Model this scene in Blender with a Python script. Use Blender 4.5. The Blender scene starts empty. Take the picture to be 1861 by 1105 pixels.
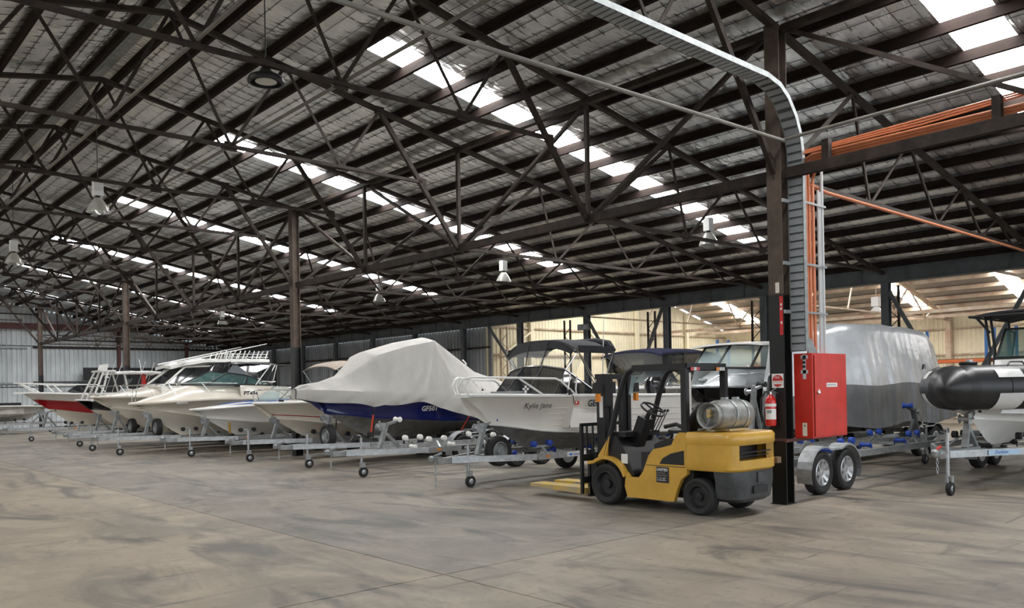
import bpy, math, random
from mathutils import Vector, Matrix
random.seed(7)
PI = math.pi
SC = bpy.context.scene
COL = SC.collection
# ------------------------------------------------------------------ camera
# world: X across the shed (towards the low side wall), Y along the shed, Z up; the near column stands at the origin
YAW, PITCH, ROLL = 0.7274, 0.0025, -0.0189
CAM = Vector((-10.9152, -6.3713, 1.72))
FPX, PPY = 1502.24, 705.37
F = Vector((math.sin(YAW)*math.cos(PITCH), math.cos(YAW)*math.cos(PITCH), math.sin(PITCH)))
R0 = Vector((math.cos(YAW), -math.sin(YAW), 0)); U0 = R0.cross(F)
RT = R0*math.cos(ROLL) + U0*math.sin(ROLL); UP = U0*math.cos(ROLL) - R0*math.sin(ROLL)
cd = bpy.data.cameras.new('camera'); co = bpy.data.objects.new('camera', cd); COL.objects.link(co)
M3 = Matrix((RT, UP, -F)).transposed().to_4x4(); M3.translation = CAM
co.matrix_world = M3
cd.sensor_fit = 'HORIZONTAL'; cd.sensor_width = 36; cd.lens = FPX*36/1861
cd.shift_y = (PPY-552.5)/1861; cd.clip_start = .05; cd.clip_end = 300
SC.camera = co
# ------------------------------------------------------------------ light
W = bpy.data.worlds.new('overcast_sky'); SC.world = W; W.use_nodes = True
bg = W.node_tree.nodes['Background']; bg.inputs[0].default_value = (.86, .93, 1.0, 1); bg.inputs[1].default_value = 2.2
SKYLIGHT_POWER = 24.0
SC.view_settings.view_transform = 'Standard'; SC.view_settings.look = 'None'
SC.view_settings.gamma = 1; SC.view_settings.use_curve_mapping = False
SC.view_settings.exposure = 0.1

# ------------------------------------------------------------------ materials
MATS = {}
def mat(name, col, rough=.55, metal=0., var=.0, vscale=3., bump=0., bscale=20., spec=.5, trans=0., emit=0., col2=None, stretch=(1,1,1), alpha=1., coat=0., detail=6., contrast=(.35,.65)):
    if name in MATS: return MATS[name]
    m = bpy.data.materials.new(name); m.use_nodes = True; MATS[name] = m
    nt = m.node_tree; b = nt.nodes['Principled BSDF']
    b.inputs['Roughness'].default_value = rough; b.inputs['Metallic'].default_value = metal
    b.inputs['Specular IOR Level'].default_value = spec
    b.inputs['Transmission Weight'].default_value = trans; b.inputs['Alpha'].default_value = alpha
    b.inputs['Coat Weight'].default_value = coat
    c4 = (*col, 1)
    b.inputs['Base Color'].default_value = c4
    if emit:
        b.inputs['Emission Color'].default_value = c4; b.inputs['Emission Strength'].default_value = emit
    if var or col2 or bump:
        tc = nt.nodes.new('ShaderNodeTexCoord'); mp = nt.nodes.new('ShaderNodeMapping')
        mp.inputs['Scale'].default_value = stretch
        nt.links.new(tc.outputs['Object'], mp.inputs[0])
    if var or col2:
        n = nt.nodes.new('ShaderNodeTexNoise'); n.inputs['Scale'].default_value = vscale; n.inputs['Detail'].default_value = detail
        n.inputs['Roughness'].default_value = .6
        nt.links.new(mp.outputs[0], n.inputs['Vector'])
        r = nt.nodes.new('ShaderNodeMapRange'); r.inputs[1].default_value = contrast[0]; r.inputs[2].default_value = contrast[1]
        nt.links.new(n.outputs[0], r.inputs[0])
        mx = nt.nodes.new('ShaderNodeMix'); mx.data_type = 'RGBA'
        if col2: ca, cb = c4, (*col2, 1)
        else: ca = tuple(max(0, x*(1-var)) for x in col)+(1,); cb = tuple(min(1, x*(1+var)) for x in col)+(1,)
        mx.inputs[6].default_value = ca; mx.inputs[7].default_value = cb
        nt.links.new(r.outputs[0], mx.inputs[0]); nt.links.new(mx.outputs[2], b.inputs['Base Color'])
    if bump:
        n2 = nt.nodes.new('ShaderNodeTexNoise'); n2.inputs['Scale'].default_value = bscale; n2.inputs['Detail'].default_value = 5
        nt.links.new(mp.outputs[0], n2.inputs['Vector'])
        bp = nt.nodes.new('ShaderNodeBump'); bp.inputs['Strength'].default_value = bump; bp.inputs['Distance'].default_value = .05
        nt.links.new(n2.outputs[0], bp.inputs['Height']); nt.links.new(bp.outputs[0], b.inputs['Normal'])
    return m
def clear_film(name, tint, opac, rough=.05):
    """thin see-through sheet: mostly transparent with a glossy skin"""
    if name in MATS: return MATS[name]
    m = bpy.data.materials.new(name); m.use_nodes = True; MATS[name] = m
    nt = m.node_tree; nt.nodes.clear()
    o = nt.nodes.new('ShaderNodeOutputMaterial'); a = nt.nodes.new('ShaderNodeBsdfTransparent'); g = nt.nodes.new('ShaderNodeBsdfPrincipled')
    a.inputs[0].default_value = (*[min(1, .6+.4*t) for t in tint], 1)
    g.inputs['Base Color'].default_value = (*tint, 1); g.inputs['Roughness'].default_value = rough; g.inputs['Specular IOR Level'].default_value = .8
    mx = nt.nodes.new('ShaderNodeMixShader'); mx.inputs[0].default_value = opac
    nt.links.new(a.outputs[0], mx.inputs[1]); nt.links.new(g.outputs[0], mx.inputs[2]); nt.links.new(mx.outputs[0], o.inputs[0])
    return m
def concrete(nm, k):
    m = bpy.data.materials.new(nm); m.use_nodes = True; MATS[nm] = m
    T = lambda *c: (c[0]*k[0], c[1]*k[1], c[2]*k[2], 1)
    nt = m.node_tree; b = nt.nodes['Principled BSDF']; L = nt.links.new
    tc = nt.nodes.new('ShaderNodeTexCoord')
    def noise(scale, det, st=(1,1,1), dist=0.):
        mp = nt.nodes.new('ShaderNodeMapping'); mp.inputs['Scale'].default_value = st; L(tc.outputs['Object'], mp.inputs[0])
        n = nt.nodes.new('ShaderNodeTexNoise'); n.inputs['Scale'].default_value = scale; n.inputs['Detail'].default_value = det
        n.inputs['Distortion'].default_value = dist; n.inputs['Roughness'].default_value = .62
        L(mp.outputs[0], n.inputs['Vector']); return n.outputs[0]
    def rng(s, a, c):
        r = nt.nodes.new('ShaderNodeMapRange'); r.inputs[1].default_value = a; r.inputs[2].default_value = c; L(s, r.inputs[0]); return r.outputs[0]
    def mix(f, a, c):
        x = nt.nodes.new('ShaderNodeMix'); x.data_type = 'RGBA'; L(f, x.inputs[0])
        if isinstance(a, tuple): x.inputs[6].default_value = a
        else: L(a, x.inputs[6])
        x.inputs[7].default_value = c; return x.outputs[2]
    c = mix(rng(noise(.35, 8, dist=.6), .38, .64), T(.275, .236, .188), T(.170, .152, .128))
    c = mix(rng(noise(1.3, 9, (1, .6, 1), .8), .45, .75), c, T(.345, .300, .240))
    c = mix(rng(noise(.8, 10, (1.6, .5, 1), 1.2), .50, .66), c, T(.105, .097, .086))
    c = mix(rng(noise(9, 8), .55, .8), c, T(.135, .124, .108))
    c = mix(rng(noise(2.2, 9, (.25, 2.2, 1), .5), .60, .72), c, T(.088, .082, .075))
    for (lx, ly, sx, sy, ra) in ((.95, -.70, .62, .20, 1.1), (-.65, -.80, .5, .07, -.5)):      # oily smears beside the near column
        mp = nt.nodes.new('ShaderNodeMapping'); mp.vector_type = 'TEXTURE'; mp.inputs['Location'].default_value = (lx, ly, 0); mp.inputs['Rotation'].default_value = (0, 0, ra); mp.inputs['Scale'].default_value = (sx, sy, 1)
        L(tc.outputs['Object'], mp.inputs[0])
        ln = nt.nodes.new('ShaderNodeVectorMath'); ln.operation = 'LENGTH'; L(mp.outputs[0], ln.inputs[0])
        fall = nt.nodes.new('ShaderNodeMapRange'); fall.inputs[1].default_value = 1.; fall.inputs[2].default_value = .3; L(ln.outputs['Value'], fall.inputs[0])
        mu = nt.nodes.new('ShaderNodeMath'); mu.operation = 'MULTIPLY'; L(fall.outputs[0], mu.inputs[0]); L(rng(noise(5, 8), .42, .62), mu.inputs[1])
        c = mix(mu.outputs[0], c, (.03, .03, .03, 1))
    L(c, b.inputs['Base Color'])
    r = nt.nodes.new('ShaderNodeMapRange'); r.inputs[3].default_value = .42; r.inputs[4].default_value = .75; L(noise(1.1, 7), r.inputs[0]); L(r.outputs[0], b.inputs['Roughness'])
    bp = nt.nodes.new('ShaderNodeBump'); bp.inputs['Strength'].default_value = .12; bp.inputs['Distance'].default_value = .02
    L(noise(30, 6), bp.inputs['Height']); L(bp.outputs[0], b.inputs['Normal'])
    return m
concrete('concrete', (1.0, .97, .92)); concrete('concrete_grey', (.85, .85, .85)); concrete('concrete_tan', (1.04, .99, .90))
def foil():
    m = bpy.data.materials.new('silver_foil'); m.use_nodes = True; MATS['foil'] = m
    nt = m.node_tree; b = nt.nodes['Principled BSDF']; L = nt.links.new
    b.inputs['Metallic'].default_value = .9; b.inputs['Roughness'].default_value = .31
    tc = nt.nodes.new('ShaderNodeTexCoord')
    def noise(scale, det, st):
        mp = nt.nodes.new('ShaderNodeMapping'); mp.inputs['Scale'].default_value = st; L(tc.outputs['Object'], mp.inputs[0])
        n = nt.nodes.new('ShaderNodeTexNoise'); n.inputs['Scale'].default_value = scale; n.inputs['Detail'].default_value = det
        L(mp.outputs[0], n.inputs['Vector']); return n.outputs[0]
    r = nt.nodes.new('ShaderNodeMapRange'); r.inputs[1].default_value = .35; r.inputs[2].default_value = .7; L(noise(.9, 6, (1, 1, 1)), r.inputs[0])
    mx = nt.nodes.new('ShaderNodeMix'); mx.data_type = 'RGBA'; mx.inputs[6].default_value = (.86, .86, .84, 1); mx.inputs[7].default_value = (.52, .525, .53, 1)
    L(r.outputs[0], mx.inputs[0]); L(mx.outputs[2], b.inputs['Base Color'])
    bp = nt.nodes.new('ShaderNodeBump'); bp.inputs['Strength'].default_value = .9; bp.inputs['Distance'].default_value = .075
    L(noise(4., 6, (.55, 1.9, 1)), bp.inputs['Height']); L(bp.outputs[0], b.inputs['Normal'])
foil()
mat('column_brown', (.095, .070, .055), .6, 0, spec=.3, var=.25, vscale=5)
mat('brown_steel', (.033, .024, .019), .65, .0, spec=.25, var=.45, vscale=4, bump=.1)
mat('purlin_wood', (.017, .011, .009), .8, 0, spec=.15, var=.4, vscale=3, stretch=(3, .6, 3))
mat('grey_steel', (.105, .115, .118), .55, .2, var=.2)
mat('black_paint', (.008, .008, .008), .45, 0, var=.3)
mat('galv', (.46, .48, .49), .42, .75, var=.18, vscale=9)
mat('galv_dull', (.30, .32, .32), .5, .6, var=.2, vscale=8)
mat('wire', (.03, .03, .03), .6, .3)
mat('skylight', (1, 1, 1), .5, emit=SKYLIGHT_POWER)
mat('zinc_wall', (.60, .64, .66), .5, .1, var=.18, vscale=1.5, stretch=(1, 1, .25))
mat('grey_wall', (.34, .36, .37), .55, .2, var=.2, vscale=1.5, stretch=(1, 1, .25))
mat('cream_wall', (.80, .72, .52), .6, 0, var=.08, vscale=1.2)
mat('cream_steel', (.60, .50, .38), .6, 0, var=.15, vscale=2, col2=(.42, .28, .19))
mat('pipe_grey', (.17, .16, .14), .6, .1, var=.2)
mat('rust_red', (.115, .045, .040), .65, .05, var=.3)
mat('conduit_orange', (.56, .19, .085), .45, 0, var=.12)
mat('conduit_grey', (.55, .56, .56), .4)
mat('red_paint', (.56, .030, .018), .38, 0, var=.12, vscale=4, spec=.4)
mat('red_bottle', (.60, .018, .015), .25, coat=.5)
mat('white', (.80, .80, .78), .4)
mat('cream_gel', (.78, .72, .62), .22, coat=.3, var=.03)
mat('white_gel', (.80, .79, .75), .22, coat=.3, var=.03)
mat('white_alloy', (.86, .84, .79), .3, var=.03)
mat('raw_alloy', (.30, .30, .29), .42, .55, var=.22, vscale=5)
mat('blue_gel', (.010, .018, .145), .2, coat=.5)
mat('black_gel', (.010, .010, .012), .2, coat=.4)
mat('red_gel', (.33, .012, .014), .2, coat=.4)
mat('black', (.012, .012, .013), .5)
mat('black_canvas', (.022, .023, .026), .85, var=.25, vscale=12)
mat('navy_canvas', (.012, .014, .045), .8, var=.25, vscale=12)
mat('tan_canvas', (.36, .30, .25), .85, var=.15, vscale=8)
mat('grey_cover', (.47, .455, .43), .85, var=.06, vscale=2.5, bump=.5, bscale=3., stretch=(1, 1, .5))
mat('silver_tarp', (.62, .64, .66), .30, .35, var=.08, vscale=3, bump=.25, bscale=5)
mat('dark_tarp', (.17, .175, .18), .42, .2, var=.1, vscale=3, bump=.25, bscale=5)
mat('rubber', (.016, .016, .016), .75, var=.2, vscale=10)
mat('tube_black', (.018, .018, .020), .38, var=.2)
mat('tube_white', (.72, .72, .70), .38)
mat('yellow', (.60, .345, .050), .34, var=.07, vscale=4, coat=.2)
mat('fork_yellow', (.62, .40, .03), .55, col2=(.40, .33, .22), vscale=5)
mat('cw_dark', (.075, .08, .085), .4, .45, var=.25, vscale=6)
mat('lpg', (.36, .365, .35), .5, .3, var=.25, vscale=7, col2=(.20, .20, .19))
mat('amber', (.75, .25, .03), .3); mat('lamp_red', (.45, .02, .015), .3)
mat('blue_roller', (.015, .06, .35), .4)
mat('chrome', (.70, .70, .70), .18, .95)
mat('white_tube', (.80, .79, .76), .35)
mat('alloy_wheel', (.62, .63, .64), .3, .7)
mat('strap_red', (.60, .05, .03), .6); mat('strap_yellow', (.55, .30, .04), .6)
mat('ink', (.02, .02, .025), .6); mat('blue_ink', (.03, .10, .38), .5); mat('logo_blue', (.03, .22, .55), .5)
mat('pale_blue', (.45, .62, .80), .4)
mat('rack_blue', (.03, .13, .36), .5); mat('rack_orange', (.70, .16, .04), .5)
mat('sign_red', (.55, .02, .02), .5)
clear_film('clear_pvc', (.80, .82, .80), .22, .08)
clear_film('glass_dark', (.02, .022, .025), .93, .04)
clear_film('glass_green', (.10, .20, .19), .55, .04)
clear_film('glass_clear', (.55, .68, .68), .35, .04)
mat('lamp_glass', (.55, .56, .52), .15, trans=.6)
mat('lens_pale', (.55, .55, .50), .3)
mat('black_board', (.006, .006, .008), .5)
mat('timber', (.19, .12, .07), .7, var=.3)

# ------------------------------------------------------------------ mesh helpers
class MB:
    def __init__(s): s.v = []; s.f = []
    def add(s, vs, fs):
        o = len(s.v); s.v += [tuple(q) for q in vs]; s.f += [tuple(i+o for i in q) for q in fs]; return s
    def box(s, a, b):
        (x0, y0, z0), (x1, y1, z1) = [tuple(map(min, a, b)), tuple(map(max, a, b))]
        return s.add([(x0,y0,z0),(x1,y0,z0),(x1,y1,z0),(x0,y1,z0),(x0,y0,z1),(x1,y0,z1),(x1,y1,z1),(x0,y1,z1)],
                     [(0,3,2,1),(4,5,6,7),(0,1,5,4),(1,2,6,5),(2,3,7,6),(3,0,4,7)])
    def beam(s, p, q, w, h, up=(0,0,1)):
        """rectangular bar from p to q: w across, h along up"""
        p, q, up = Vector(p), Vector(q), Vector(up); d = (q-p).normalized()
        if abs(d.dot(up)) > .98: up = Vector((0,1,0)) if abs(d.y) < .9 else Vector((1,0,0))
        a = d.cross(up).normalized(); b = a.cross(d).normalized()
        vs = [e + a*(i*w/2) + b*(j*h/2) for e in (p, q) for i, j in ((-1,-1),(1,-1),(1,1),(-1,1))]
        return s.add(vs, [(0,1,2,3),(7,6,5,4),(0,4,5,1),(1,5,6,2),(2,6,7,3),(3,7,4,0)])
    def angle(s, p, q, w, t=.012, up=(0,0,1)):
        """L-section bar"""
        p, q, up = Vector(p), Vector(q), Vector(up); d = (q-p).normalized()
        if abs(d.dot(up)) > .98: up = Vector((0,1,0)) if abs(d.y) < .9 else Vector((1,0,0))
        a = d.cross(up).normalized(); b = a.cross(d).normalized()
        prof = [(-w/2,-w/2),(w/2,-w/2),(w/2,-w/2+t),(-w/2+t,-w/2+t),(-w/2+t,w/2),(-w/2,w/2)]
        n = 6; vs = [e + a*i + b*j for e in (p, q) for i, j in prof]
        return s.add(vs, [tuple(range(n))[::-1], tuple(range(n, 2*n))] + [(k,(k+1)%n,n+(k+1)%n,n+k) for k in range(n)])
    def tube(s, pts, r, n=6, closed=False, cap=True):
        pts = [Vector(q) for q in pts]; m = len(pts); rs = r if isinstance(r, (list, tuple)) else [r]*m
        ref = None; o = len(s.v); rings = []
        for i, q in enumerate(pts):
            if closed: d = (pts[(i+1) % m]-pts[i-1])
            else: d = pts[min(i+1, m-1)]-pts[max(i-1, 0)]
            d = d.normalized() if d.length > 1e-9 else Vector((0,0,1))
            if ref is None:
                ref = Vector((0,0,1)) if abs(d.z) < .9 else Vector((1,0,0))
            a = (ref - d*ref.dot(d)).normalized(); ref = a; b = d.cross(a)
            rings.append([q + a*(rs[i]*math.cos(2*PI*k/n)) + b*(rs[i]*math.sin(2*PI*k/n)) for k in range(n)])
        vs = [p for g in rings for p in g]; fs = []
        for i in range(m if closed else m-1):
            j = (i+1) % m
            for k in range(n): fs.append((i*n+k, i*n+(k+1)%n, j*n+(k+1)%n, j*n+k))
        if cap and not closed: fs += [tuple(range(n))[::-1], tuple((m-1)*n+k for k in range(n))]
        return s.add(vs, fs)
    def lathe(s, prof, c=(0,0,0), axis='z', n=20, cap=True):
        """prof: list of (r, h) along axis"""
        c = Vector(c); vs = []
        for r, h in prof:
            for k in range(n):
                a = 2*PI*k/n; u, w = r*math.cos(a), r*math.sin(a)
                vs.append(c + Vector({'z': (u, w, h), 'x': (h, u, w), 'y': (w, h, u)}[axis]))
        m = len(prof); fs = [(i*n+k, i*n+(k+1)%n, (i+1)*n+(k+1)%n, (i+1)*n+k) for i in range(m-1) for k in range(n)]
        if cap:
            if prof[0][0] > 1e-6: fs.append(tuple(range(n))[::-1])
            if prof[-1][0] > 1e-6: fs.append(tuple((m-1)*n+k for k in range(n)))
        return s.add(vs, fs)
    def prism(s, poly, a0, a1, axis='x'):
        """extrude polygon: axis x -> poly (y,z); y -> (x,z); z -> (x,y)"""
        n = len(poly)
        def P(u, w, h): return {'x': (h, u, w), 'y': (u, h, w), 'z': (u, w, h)}[axis]
        vs = [P(u, w, a0) for u, w in poly] + [P(u, w, a1) for u, w in poly]
        return s.add(vs, [tuple(range(n)), tuple(range(2*n-1, n-1, -1))] + [(k, n+k, n+(k+1)%n, (k+1)%n) for k in range(n)])
    def grid(s, rows, close=False):
        """rows: list of equal-length point lists"""
        m = len(rows); n = len(rows[0]); fs = []
        for i in range(m-1):
            for k in range(n if close else n-1): fs.append((i*n+k, i*n+(k+1)%n, (i+1)*n+(k+1)%n, (i+1)*n+k))
        return s.add([p for r in rows for p in r], fs)
    def sheet(s, rows, t):
        """thin solid sheet: grid doubled along z by t (rim closed)"""
        m = len(rows); n = len(rows[0]); o = len(s.v)
        s.grid(rows); s.grid([[(p[0], p[1], p[2]-t) for p in r] for r in rows]); N = m*n
        rim = [i*n for i in range(m)] + [(m-1)*n+k for k in range(1, n)] + [i*n+n-1 for i in range(m-2, -1, -1)] + [k for k in range(n-2, 0, -1)]
        for a, b in zip(rim, rim[1:]+rim[:1]): s.f.append((o+a, o+b, o+N+b, o+N+a))
        return s
def obj(name, mb, m, parent=None, smooth=False, loc=None):
    me = bpy.data.meshes.new(name); me.from_pydata(mb.v, [], mb.f); me.materials.append(MATS[m] if isinstance(m, str) else m)
    import bmesh
    bm = bmesh.new(); bm.from_mesh(me); bmesh.ops.recalc_face_normals(bm, faces=bm.faces); bm.to_mesh(me); bm.free()
    if smooth:
        for p in me.polygons: p.use_smooth = True
        try: me.set_sharp_from_angle(angle=math.radians(38))
        except Exception: pass
    o = bpy.data.objects.new(name, me); COL.objects.link(o)
    if parent: o.parent = parent
    if loc: o.location = loc
    return o
def tag(o, label, cat, group=None):
    o['label'] = label; o['category'] = cat
    if group: o['group'] = group
    return o
def thing(name, label, cat, loc=(0,0,0), rz=0, group=None):
    o = bpy.data.objects.new(name, None); COL.objects.link(o); o.location = loc; o.rotation_euler = (0,0,rz); o.empty_display_size = .2
    return tag(o, label, cat, group)
def struct(name, mb, m, smooth=False, loc=None):
    o = obj(name, mb, m, None, smooth, loc); o['kind'] = 'structure'; return o
def struct_root(name, loc=(0,0,0)):
    o = bpy.data.objects.new(name, None); COL.objects.link(o); o.location = loc; o['kind'] = 'structure'; return o
def inst(o, parent=None, loc=None, rot=None, label=None):
    c = o.copy(); COL.objects.link(c)
    if parent is not None: c.parent = parent
    if loc is not None: c.location = loc
    if rot is not None: c.rotation_euler = rot
    if label: c['label'] = label
    return c
def tree_copy(o, loc, label=None, parent=None):
    c = o.copy(); COL.objects.link(c)
    if parent is None: c.location = loc
    else: c.parent = parent
    if label: c['label'] = label
    for ch in list(o.children): tree_copy(ch, None, None, c)
    return c
def text(name, s, size, m, parent, loc, rot, sx=1., shear=0., bold=0.):
    cu = bpy.data.curves.new(name, 'FONT'); cu.body = s; cu.size = size; cu.shear = shear; cu.offset = bold; cu.resolution_u = 2
    t = bpy.data.objects.new(name, cu); COL.objects.link(t)
    dg = bpy.context.evaluated_depsgraph_get(); dg.update(); me = bpy.data.meshes.new_from_object(t.evaluated_get(dg))
    bpy.data.objects.remove(t); bpy.data.curves.remove(cu)
    me.materials.clear(); me.materials.append(MATS[m])
    o = bpy.data.objects.new(name, me); COL.objects.link(o); o.parent = parent; o.location = loc; o.rotation_euler = rot; o.scale = (sx, 1, 1)
    return o
def arc(c, r, a0, a1, n, plane='xz'):
    out = []
    for i in range(n+1):
        a = math.radians(a0+(a1-a0)*i/n); u, w = r*math.cos(a), r*math.sin(a)
        out.append({'xz': (c[0]+u, c[1], c[2]+w), 'yz': (c[0], c[1]+u, c[2]+w), 'xy': (c[0]+u, c[1]+w, c[2])}[plane])
    return out
def lerp(a, b, t): return a+(b-a)*t
def interp(tab, x):
    if x <= tab[0][0]: return tab[0][1]
    for (x0, y0), (x1, y1) in zip(tab, tab[1:]):
        if x <= x1:
            t = (x-x0)/(x1-x0); t = t*t*(3-2*t)*.5 + t*.5; return y0+(y1-y0)*t
    return tab[-1][1]
def wob(x, y, s=1.):
    return math.sin(1.7*x*s+.6*y*s+1.3)*.5 + math.sin(3.1*x*s-2.3*y*s)*.3 + math.sin(5.3*y*s+2.1*x*s+.5)*.2
# ================================================================== the shed
D = 3.7465                      # truss spacing
SLOPE = .187; ZA = 6.93; XR = -6.0; XE = 11.94
Y0, Y1 = -15.6, 48.2
def ZR(x): return ZA - SLOPE*(x if x >= XR else 2*XR-x)
# ---- floor: cast slabs with recessed joints
fl = struct('floor', MB().box((-24.5, Y0-6, -.3), (31, Y1+.4, -.02)), 'galv_dull')
fl.data.materials[0] = mat('joint_filler', (.62, .58, .50), .9)
xs = [-24.4, -18.7, -6.25, 6.2, 12.2, 30.9]; ys = [Y0-6, -15.1, -.12, 14.9, 29.9, Y1+.3]
for i in range(5):
    for j in range(5):
        g = .009
        obj('floor_slab', MB().box((xs[i]+g, ys[j]+g, -.15), (xs[i+1]-g, ys[j+1]-g, 0)), 'concrete_grey' if i in (2, 3) and j >= 2 else ('concrete_tan' if i == 1 else 'concrete'), fl)
# ---- roof skin
ceil = struct_root('ceiling')
PR = [-5.72, -5.15, -4.24, -3.33, -2.37, -1.46, -.56, .48, 1.58, 2.47, 3.33, 4.26, 5.14, 6.0, 6.9, 7.8, 8.7, 9.6, 10.5, 11.45]
PL = [2*XR-x for x in PR]
SKY = [(-2.05, .36), (5.69, .34), (12.46, .37), (20.1, .36), (27.9, .36), (35.1, .36), (42.6, .36)]
SKX0, SKX1 = -3.25, 8.55
def in_sky(x, y):
    if any(abs(y-c) < h for c, h in SKY): return SKX0 < x < SKX1 or -20.5 < x < -9.3
    return False
def zfoil(x): return ZR(x)+.045+.165
def bays(pl): return list(zip(pl[:-1], pl[1:]))
def sagf(u): return .055*4*u*(1-u)
def yl(step):
    out = []; y = Y0
    while y < Y1: out.append(round(y, 3)); y += step if y < 14 else (step*2 if y < 26 else step*4)
    out.append(Y1)
    for c, h in SKY: out += [c-h, c+h]
    return sorted(set(out))
def foil_side(pl, right):
    mb = MB(); Yl = yl(.1 if right else .15); n = 6 if right else 6
    X = []
    for a, b in bays(pl):
        for i in range(n): X.append((lerp(a, b, i/n), i/n))
    X.append((pl[-1], 0.)); X.append((pl[-1]+(.6 if right else -.6), 0.)); X.insert(0, (XR+(.12 if right else -.12), 0.))
    idx = {}; rnd = random.Random(3 if right else 4)
    for i, (x, u) in enumerate(X):
        for j, y in enumerate(Yl):
            amp = .022*abs(math.sin(PI*u*3))*abs(math.sin(PI*y/.3)) if y < 26 else 0
            near = min([1.] + [max(0., (abs(y-c)-h)/.5) for c, h in SKY]) if right and SKX0-.3 < x < SKX1+.3 else 1.
            z = zfoil(x) - (sagf(u)*(1+.35*wob(x*.9, y*.7)) + amp)*min(1, near) + (rnd.random()-.5)*.010*(1 if 0 < u < 1 else 0)
            idx[i, j] = len(mb.v); mb.v.append((x, y, z))
    for i in range(len(X)-1):
        xm = (X[i][0]+X[i+1][0])/2
        for j in range(len(Yl)-1):
            ym = (Yl[j]+Yl[j+1])/2
            if in_sky(xm, ym): continue
            mb.f.append((idx[i, j], idx[i+1, j], idx[i+1, j+1], idx[i, j+1]))
    return obj('insulation_blanket', mb, 'foil', ceil, True)
foil_side(PR, True); foil_side(PL, False)
obj('ridge_capping', MB().sheet([[(x, y, zfoil(XR)-.02+ (0 if x != XR else .05)) for y in [Y0, 0, 10, 20, 30, Y1]] for x in (XR-.16, XR, XR+.16)], .01), 'galv_dull', ceil)
# safety mesh under the blanket
def wires(pl, right):
    mb = MB(); y = Y0+.2; rd = .0055
    while y < 27:
        if not (right and any(abs(y-c) < h for c, h in SKY)):
            P = []
            for a, b in bays(pl):
                if not right and a < -12.5: break
                for u in (0, .33, .67): P.append((lerp(a, b, u), y, zfoil(lerp(a, b, u))-sagf(u)-.014))
            mb.tube(P, rd, 3, cap=False)
        y += .3
    for a, b in bays(pl):
        if not right and a < -12.5: break
        for u in (.33, .67):
            x = lerp(a, b, u); z = zfoil(x)-sagf(u)-.016
            seg = [Y0] + ([q for c, h in SKY for q in (c-h, c+h)] if right and SKX0 < x < SKX1 else []) + [34.]
            for p, q in zip(seg[0::2], seg[1::2]):
                if q > p: mb.tube([(x, p, z), (x, q, z)], rd, 3, cap=False)
    o = obj('safety_mesh', mb, 'wire', ceil); o['kind'] = 'stuff'
wires(PR, True); wires(PL, False)
pur = None
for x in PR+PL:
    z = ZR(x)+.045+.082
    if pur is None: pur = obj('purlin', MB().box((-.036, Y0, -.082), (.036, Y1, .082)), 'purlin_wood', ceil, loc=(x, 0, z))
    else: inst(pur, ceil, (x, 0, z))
# skylight sheets, one per purlin bay
def sky_sheet(a2, b2, c, h): obj('skylight_panel', MB().add([(a2, c-h-.03, zfoil(a2)+.03), (b2, c-h-.03, zfoil(b2)+.03), (b2, c+h+.03, zfoil(b2)+.03), (a2, c+h+.03, zfoil(a2)+.03)], [(0,1,2,3)]), 'skylight', ceil)
for c, h in SKY:
    for a, b in bays(PR):
        a2, b2 = max(a, SKX0), min(b, SKX1)
        if b2-a2 < .1: continue
        for sd in (0, 1):
            if sd: a2, b2 = max(2*XR-b2, -20.5), min(2*XR-a2, -9.3)  # mirrored onto the unseen left slope, added to light the foreground floor
            if b2-a2 < .1: continue
            sky_sheet(a2, b2, c, h)
# ---- roof trusses (one prototype, copied along the shed)
def make_truss(k, label):
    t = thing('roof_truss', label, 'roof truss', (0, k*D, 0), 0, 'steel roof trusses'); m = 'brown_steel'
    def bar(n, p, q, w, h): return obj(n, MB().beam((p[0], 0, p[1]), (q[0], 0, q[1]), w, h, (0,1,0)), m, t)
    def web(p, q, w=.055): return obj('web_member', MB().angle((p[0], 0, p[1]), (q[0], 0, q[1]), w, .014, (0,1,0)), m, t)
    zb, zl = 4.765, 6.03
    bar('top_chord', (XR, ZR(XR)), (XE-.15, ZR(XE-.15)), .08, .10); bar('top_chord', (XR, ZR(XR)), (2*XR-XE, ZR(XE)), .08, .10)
    bar('bottom_chord', (.08, zb), (XE-.2, zb), .06, .085)
    bar('bottom_chord', (-.95, zl), (2*XR+.95, zl), .06, .07)
    tn = [-1.95, -3.95, XR]; bn = [-.95, -2.83, -4.99]
    for s in (1, -1):
        X = (lambda x: x) if s == 1 else (lambda x: 2*XR-x)
        obj('knee_brace', MB().beam((X(-.05), 0, zb), (X(-1.95), 0, ZR(-1.95)), .09, .07, (0,1,0)), m, t)
        pts = [(-2.83, zl), (-1.95, ZR(-1.95))], [(-2.83, zl), (-3.95, ZR(-3.95))], [(-4.99, zl), (-3.95, ZR(-3.95))], [(-4.99, zl), (XR, ZR(XR))]
        for p, q in pts: web((X(p[0]), p[1]), (X(q[0]), q[1]))
    tb = [0, 2.9, 5.72, 8.0, 9.85, 11.2]; tt = [2.35, 4.5, 6.95, 8.95, 10.55]
    for i, x in enumerate(tt):
        web((tb[i]+.04, zb), (x, ZR(x)), .075 if i == 0 else .055); web((tb[i+1], zb), (x, ZR(x)))
    for x, z in [(0, zb), (-.95, zl), (2.9, zb), (5.72, zb), (-2.83, zl), (-4.99, zl), (-1.95, ZR(-1.95)), (2.35, ZR(2.35))]:
        obj('gusset_plate', MB().box((x-.11, -.008, z-.08), (x+.11, .008, z+.08)), m, t)
    return t
tr0 = make_truss(0, 'brown steel roof truss meeting the top of the column beside the red cabinet')
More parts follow.
